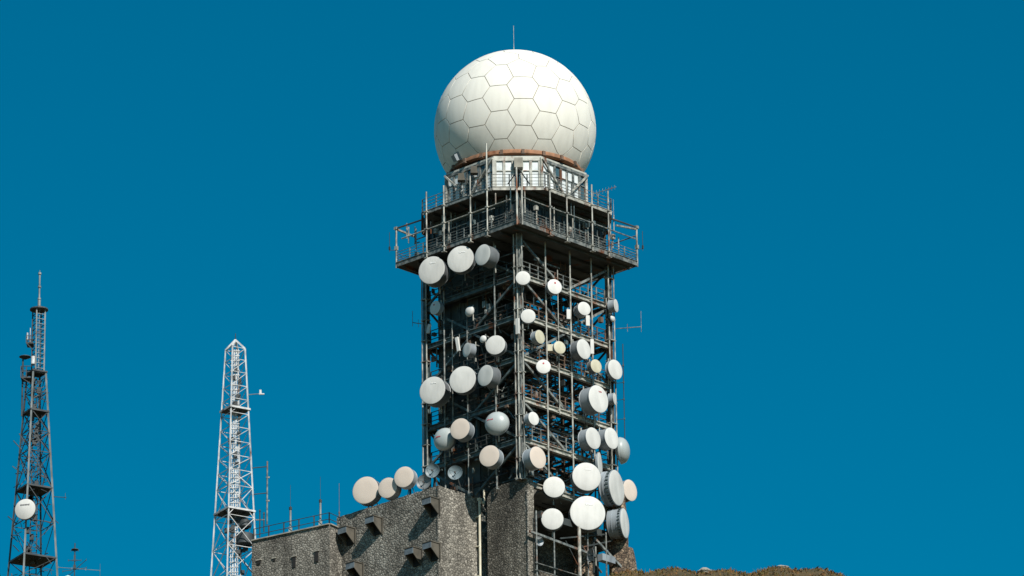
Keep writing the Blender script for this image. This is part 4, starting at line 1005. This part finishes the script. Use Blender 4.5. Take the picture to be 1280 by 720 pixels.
# aerials on the white mast
def arm_cam(root, p, q, rod=None, head=None, m='mast_pale'):
    b = MB(); b.tube(p, q, .03, 6); b.build('arm', M[m], root)
    if rod: b = MB(); b.tube(Vector(q)+Vector((0, 0, rod[0])), Vector(q)+Vector((0, 0, rod[1])), .04, 6); b.build('rod', M[m], root)
    if head: b = MB(); b.box(Vector(q)+Vector((0, 0, .12)), (.16, .16, .32)); b.box(Vector(q)+Vector((.08, 0, -.04)), (.4, .14, .08)); b.build('camera', M['white'], root)
wp = Vector(rW.location)
zc_ = zW(495); p = cW(0, zc_); arm_cam(rW, p, p+Vector((.95, 0, .08)), head=True)
WA = thing('side_aerial', 'long dark rod aerial on two arms at the right of the white mast', 'aerial', tuple(wp+cW(0, zW(587))))
zq = zW(620)-zW(587)
for z in (0, zq): 
    b = MB(); b.tube((0, 0, z), (1.15, 0, z+.1), .035, 6); b.build('arm', M['steel_dark'], WA)
b = MB(); b.tube((1.15, 0, zq-2.3), (1.15, 0, .5), .055, 6); b.box((1.2, 0, zq-.5), (.25, .1, .1)); b.box((1.2, 0, zq+1.3), (.25, .1, .1)); b.build('rod', M['steel'], WA)
WA2 = thing('side_aerial', 'short twin aerial on a bracket low on the right of the white mast', 'aerial', tuple(wp+cW(0, zW(652))))
b = MB(); b.bar((0, 0, 0), (.75, 0, 0), .07); b.build('arm', M['steel'], WA2)
for dx, l in ((.4, 1.0), (.7, .7)): b = MB(); b.tube((dx, 0, -l*1.3), (dx, 0, l*.7), .045, 6); b.box((dx, 0, l*.7), (.12, .12, .14)); b.build('rod', M['steel_dark'], WA2)
# dark mast, standing further back
YD = 40
dl_ = [726, 700, 656, 612, 568, 542, 516, 492, 468]
rD, cD, zD, scD, ztD = mast('dark_lattice_mast', 'tall dark grey lattice mast with spire and platforms at the left edge', 40.6, 720, 468, 32.5, 12.5, R_(-14), YD, .06, M['mast_dark'], M['steel_dark'],
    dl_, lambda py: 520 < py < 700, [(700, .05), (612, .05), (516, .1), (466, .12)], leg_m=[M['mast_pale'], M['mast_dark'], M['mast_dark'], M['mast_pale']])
dp = Vector(rD.location)
zN0, zN1 = zD(468), zD(388); wN = 8.3/scD
def cN(k, z): a = R_(-14)+math.pi/2*k; return Vector((wN*math.cos(a)+.1, wN*math.sin(a), z))
for k in range(4):
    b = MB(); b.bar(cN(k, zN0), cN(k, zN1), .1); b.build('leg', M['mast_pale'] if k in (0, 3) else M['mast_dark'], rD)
nb = 13
for i in range(nb+1):
    z = zN0+(zN1-zN0)*i/nb
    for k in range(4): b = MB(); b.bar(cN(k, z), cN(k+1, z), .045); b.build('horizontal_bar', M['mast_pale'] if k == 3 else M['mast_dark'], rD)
for dx in (-.12, .12): b = MB(); b.bar((dx+.05, -.3, zN0), (dx+.05, -.3, zN1), .05); b.build('ladder_rail', M['mast_pale'], rD)
b = MB(); b.lathe([(0, .1), (0, .75), (.1, .75), (.12, .3), (.35, .16)], (.1, 0, zN1), (0, 0, 1), 16, False); b.build('cap_plate', M['mast_dark'], rD)
zsp = zD(338)
b = MB(); b.tube((.1, 0, zN1), (.1, 0, zN1+(zsp-zN1)*.25), .12, 8); b.tube((.1, 0, zN1), (.1, 0, zN1+(zsp-zN1)*.9), .07, 8); b.tube((.1, 0, zN1), (.1, 0, zsp), .025, 6)
for t in (.25, .55, .88): b.lathe([(0, .08), (.05, .13), (.2, .13), (.25, .06)], (.1, 0, zN1+(zsp-zN1)*t), (0, 0, 1), 8)
b.build('spire', M['mast_pale'], rD)
# side platforms of the dark mast
def side_platform(z, x0, x1, h_):
    b = MB(); b.box(((x0+x1)/2, 0, z), (x1-x0, 1.0, .12)); o = b.build('platform', M['mast_dark'], rD)
    b = MB()
    for y in (-.5, .5):
        b.bar((x0, y, z+h_), (x1, y, z+h_), .05); b.bar((x0, y, z+h_*.5), (x1, y, z+h_*.5), .04)
        for x in (x0, (x0+x1)/2): b.bar((x, y, z), (x, y, z+h_), .06, .06, (1, 0, 0))
    b.bar((x0, -.5, z+h_), (x0, .5, z+h_), .05); b.bar((x0, -.5, z), (x1, -.5, z-.6), .06)
    b.build('railing', M['mast_dark'], o)
k_ = 1/scD
side_platform(zD(431), -13*k_, -6*k_+.1, .6); side_platform(zD(474), -19*k_, -5*k_, .95)
b = MB(); b.tube((-17.5*k_, 0, zD(520)), (-17.5*k_, 0, zD(446)), .07, 6); b.lathe([(0, .1), (.18, .48), (.22, .48), (.24, 0)], (-15*k_, 0, zD(449)), (0, 0, 1), 12, False); b.build('umbrella_vane', M['mast_dark'], rD)
b = MB(); b.tube((-9*k_, 0, zD(428)), (-9*k_, 0, zD(410)), .03, 6); b.tube((-12.5*k_, 0, zD(425)), (-12.5*k_, 0, zD(416)), .07, 6); b.build('rod', M['white'], rD)
b = MB(); b.lathe([(0, .05), (.05, .18), (.7, .18), (.75, .05)], (-4*k_, -.4, zD(458)), (0, 0, 1), 10); b.build('equipment_can', M['white'], rD)
# inner ladder, riser and lacing of the dark mast
b = MB()
for dx in (-.3, .3): b.bar((dx, .1, -8), (dx*.7, .1, zN0), .08, .08, (0, 1, 0))
for z in np.arange(-7, zN0, .45): b.bar((-.3, .1, z), (.3, .1, z), .045)
b.build('ladder', M['mast_dark'], rD)
b = MB(); rr = random.Random(9)
for k in range(230):
    z = rr.uniform(-2, zN0); t = 1-z/zN0; sp = .5+1.3*t; p = Vector((rr.uniform(-sp, sp), rr.uniform(-sp, sp), z)); p.x += -.05; q = p+Vector((rr.uniform(-.7, .7), rr.uniform(-.5, .5), rr.uniform(-.7, .7)))
    b.bar(p, q, rr.choice((.04, .06)))
for k in range(26): z = rr.uniform(0, zN0); b.box((rr.uniform(-.5, .3), -.1, z), (.3, .3, .5))
tag(b.build('cable_fittings', M['mast_dark'], rD), kind='stuff')
b = MB(); p = cD(0, zD(623)); b.tube(p, p+Vector((1.1, 0, -.1)), .03, 5); b.tube(p+Vector((1.0, -.1, -.3)), p+Vector((1.0, -.1, .25)), .02, 5); b.build('side_arm', M['mast_dark'], rD)
# its dish
c = hit(31.2, 636.2, dp+Vector((0, -2.5, 0)), Vector((0, 1, 0)))
MD = thing('dish_antenna', 'white round dish with small dark print on the dark mast at the left edge', 'dish antenna', tuple(c)); k = 13.4/scD; n = Vector((math.sin(R_(-12)), -math.cos(R_(-12)), 0))
b = MB(); b.lathe([(0, 0), (-.02*k, k*.93), (-.05*k, k*.985)], (0, 0, 0), n, 36); b.build('cover', M['cover'], MD)
b = MB(); b.lathe([(-.05*k, k*.985), (-.06*k, k), (-.14*k, k), (-.2*k, k*.95), (-.5*k, k*.95), (-.7*k, k*.5), (-.8*k, 0)], (0, 0, 0), n, 36); b.build('drum', M['drum_dark'], MD)
a = Vector((math.cos(R_(-12)), math.sin(R_(-12)), 0)); x = -.45; b = MB(); r_ = random.Random(3)
while x < .35:
    wv = r_.uniform(.05, .11); cc = a*((x+wv/2)*k)+Vector((0, 0, .42*k))+n*.02; b.bar(cc-a*wv*.4*k, cc+a*wv*.4*k, .012, r_.uniform(.08, .15)*k); x += wv+.02
tag(b.build('print', M['ink'], MD), kind='stuff')
b = MB(); b.bar(-n*.7*k, Vector((.45, 1.4, 0)), .2); b.build('strut', M['mast_dark'], MD)
# small aerial cluster beside the dark mast
c = hit(93, 722, Vector((0, YD-6, 0)), Vector((0, 1, 0)))
AC = thing('aerial_cluster', 'small mast of crossed yagi aerials at the bottom left beside the dark mast', 'aerial', (c.x, c.y, c.z-3))
kk = 1/16.3
b = MB(); b.tube((0, 0, 0), (0, 0, 3+46*kk), .045, 6); b.box((0, 0, 3+14*kk), (.2, .2, .3)); b.box((0, 0, 3+26*kk), (.14, .14, .5)); b.build('mast', M['mast_dark'], AC)
for p, q in (((-1.3, 0, 14), (2.0, 0, 9)), ((-.5, .4, 5), (.95, -.5, 21)), ((-.9, -.3, 7), (.9, .4, 15)), ((-.5, 0, 23), (.5, 0, 23)), ((-.3, 0, 36), (.3, 0, 36))):
    P_, Q_ = Vector((p[0], p[1], 3+p[2]*kk)), Vector((q[0], q[1], 3+q[2]*kk)); b = MB(); b.tube(P_, Q_, .025, 5)
    for t in (0, .33, .66, 1): cc = P_.lerp(Q_, t); b.tube(cc-Vector((0, .1, .12)), cc+Vector((0, .1, .12)), .018, 5)
    b.build('yagi', M['mast_dark'] if p[2] != 14 else M['mast_pale'], AC)
b = MB(); b.lathe([(0, .02), (.02, .28), (.06, .28), (.08, .02)], (0, 0, 3+37*kk), (0, 0, 1), 12); b.build('top_ring', M['mast_dark'], AC)
b = MB(); b.lathe([(0, .1), (.1, .25), (.3, .22), (.4, 0)], (-8.5*kk, 0, 3-3*kk), (0, 0, 1), 12); b.build('white_cap', M['white'], AC)
b = MB(); b.tube((2.0, 0, 2), (2.0, 0, 3+18*kk), .015, 5); b.build('rod', M['mast_dark'], AC)
print('objects', len(bpy.data.objects))
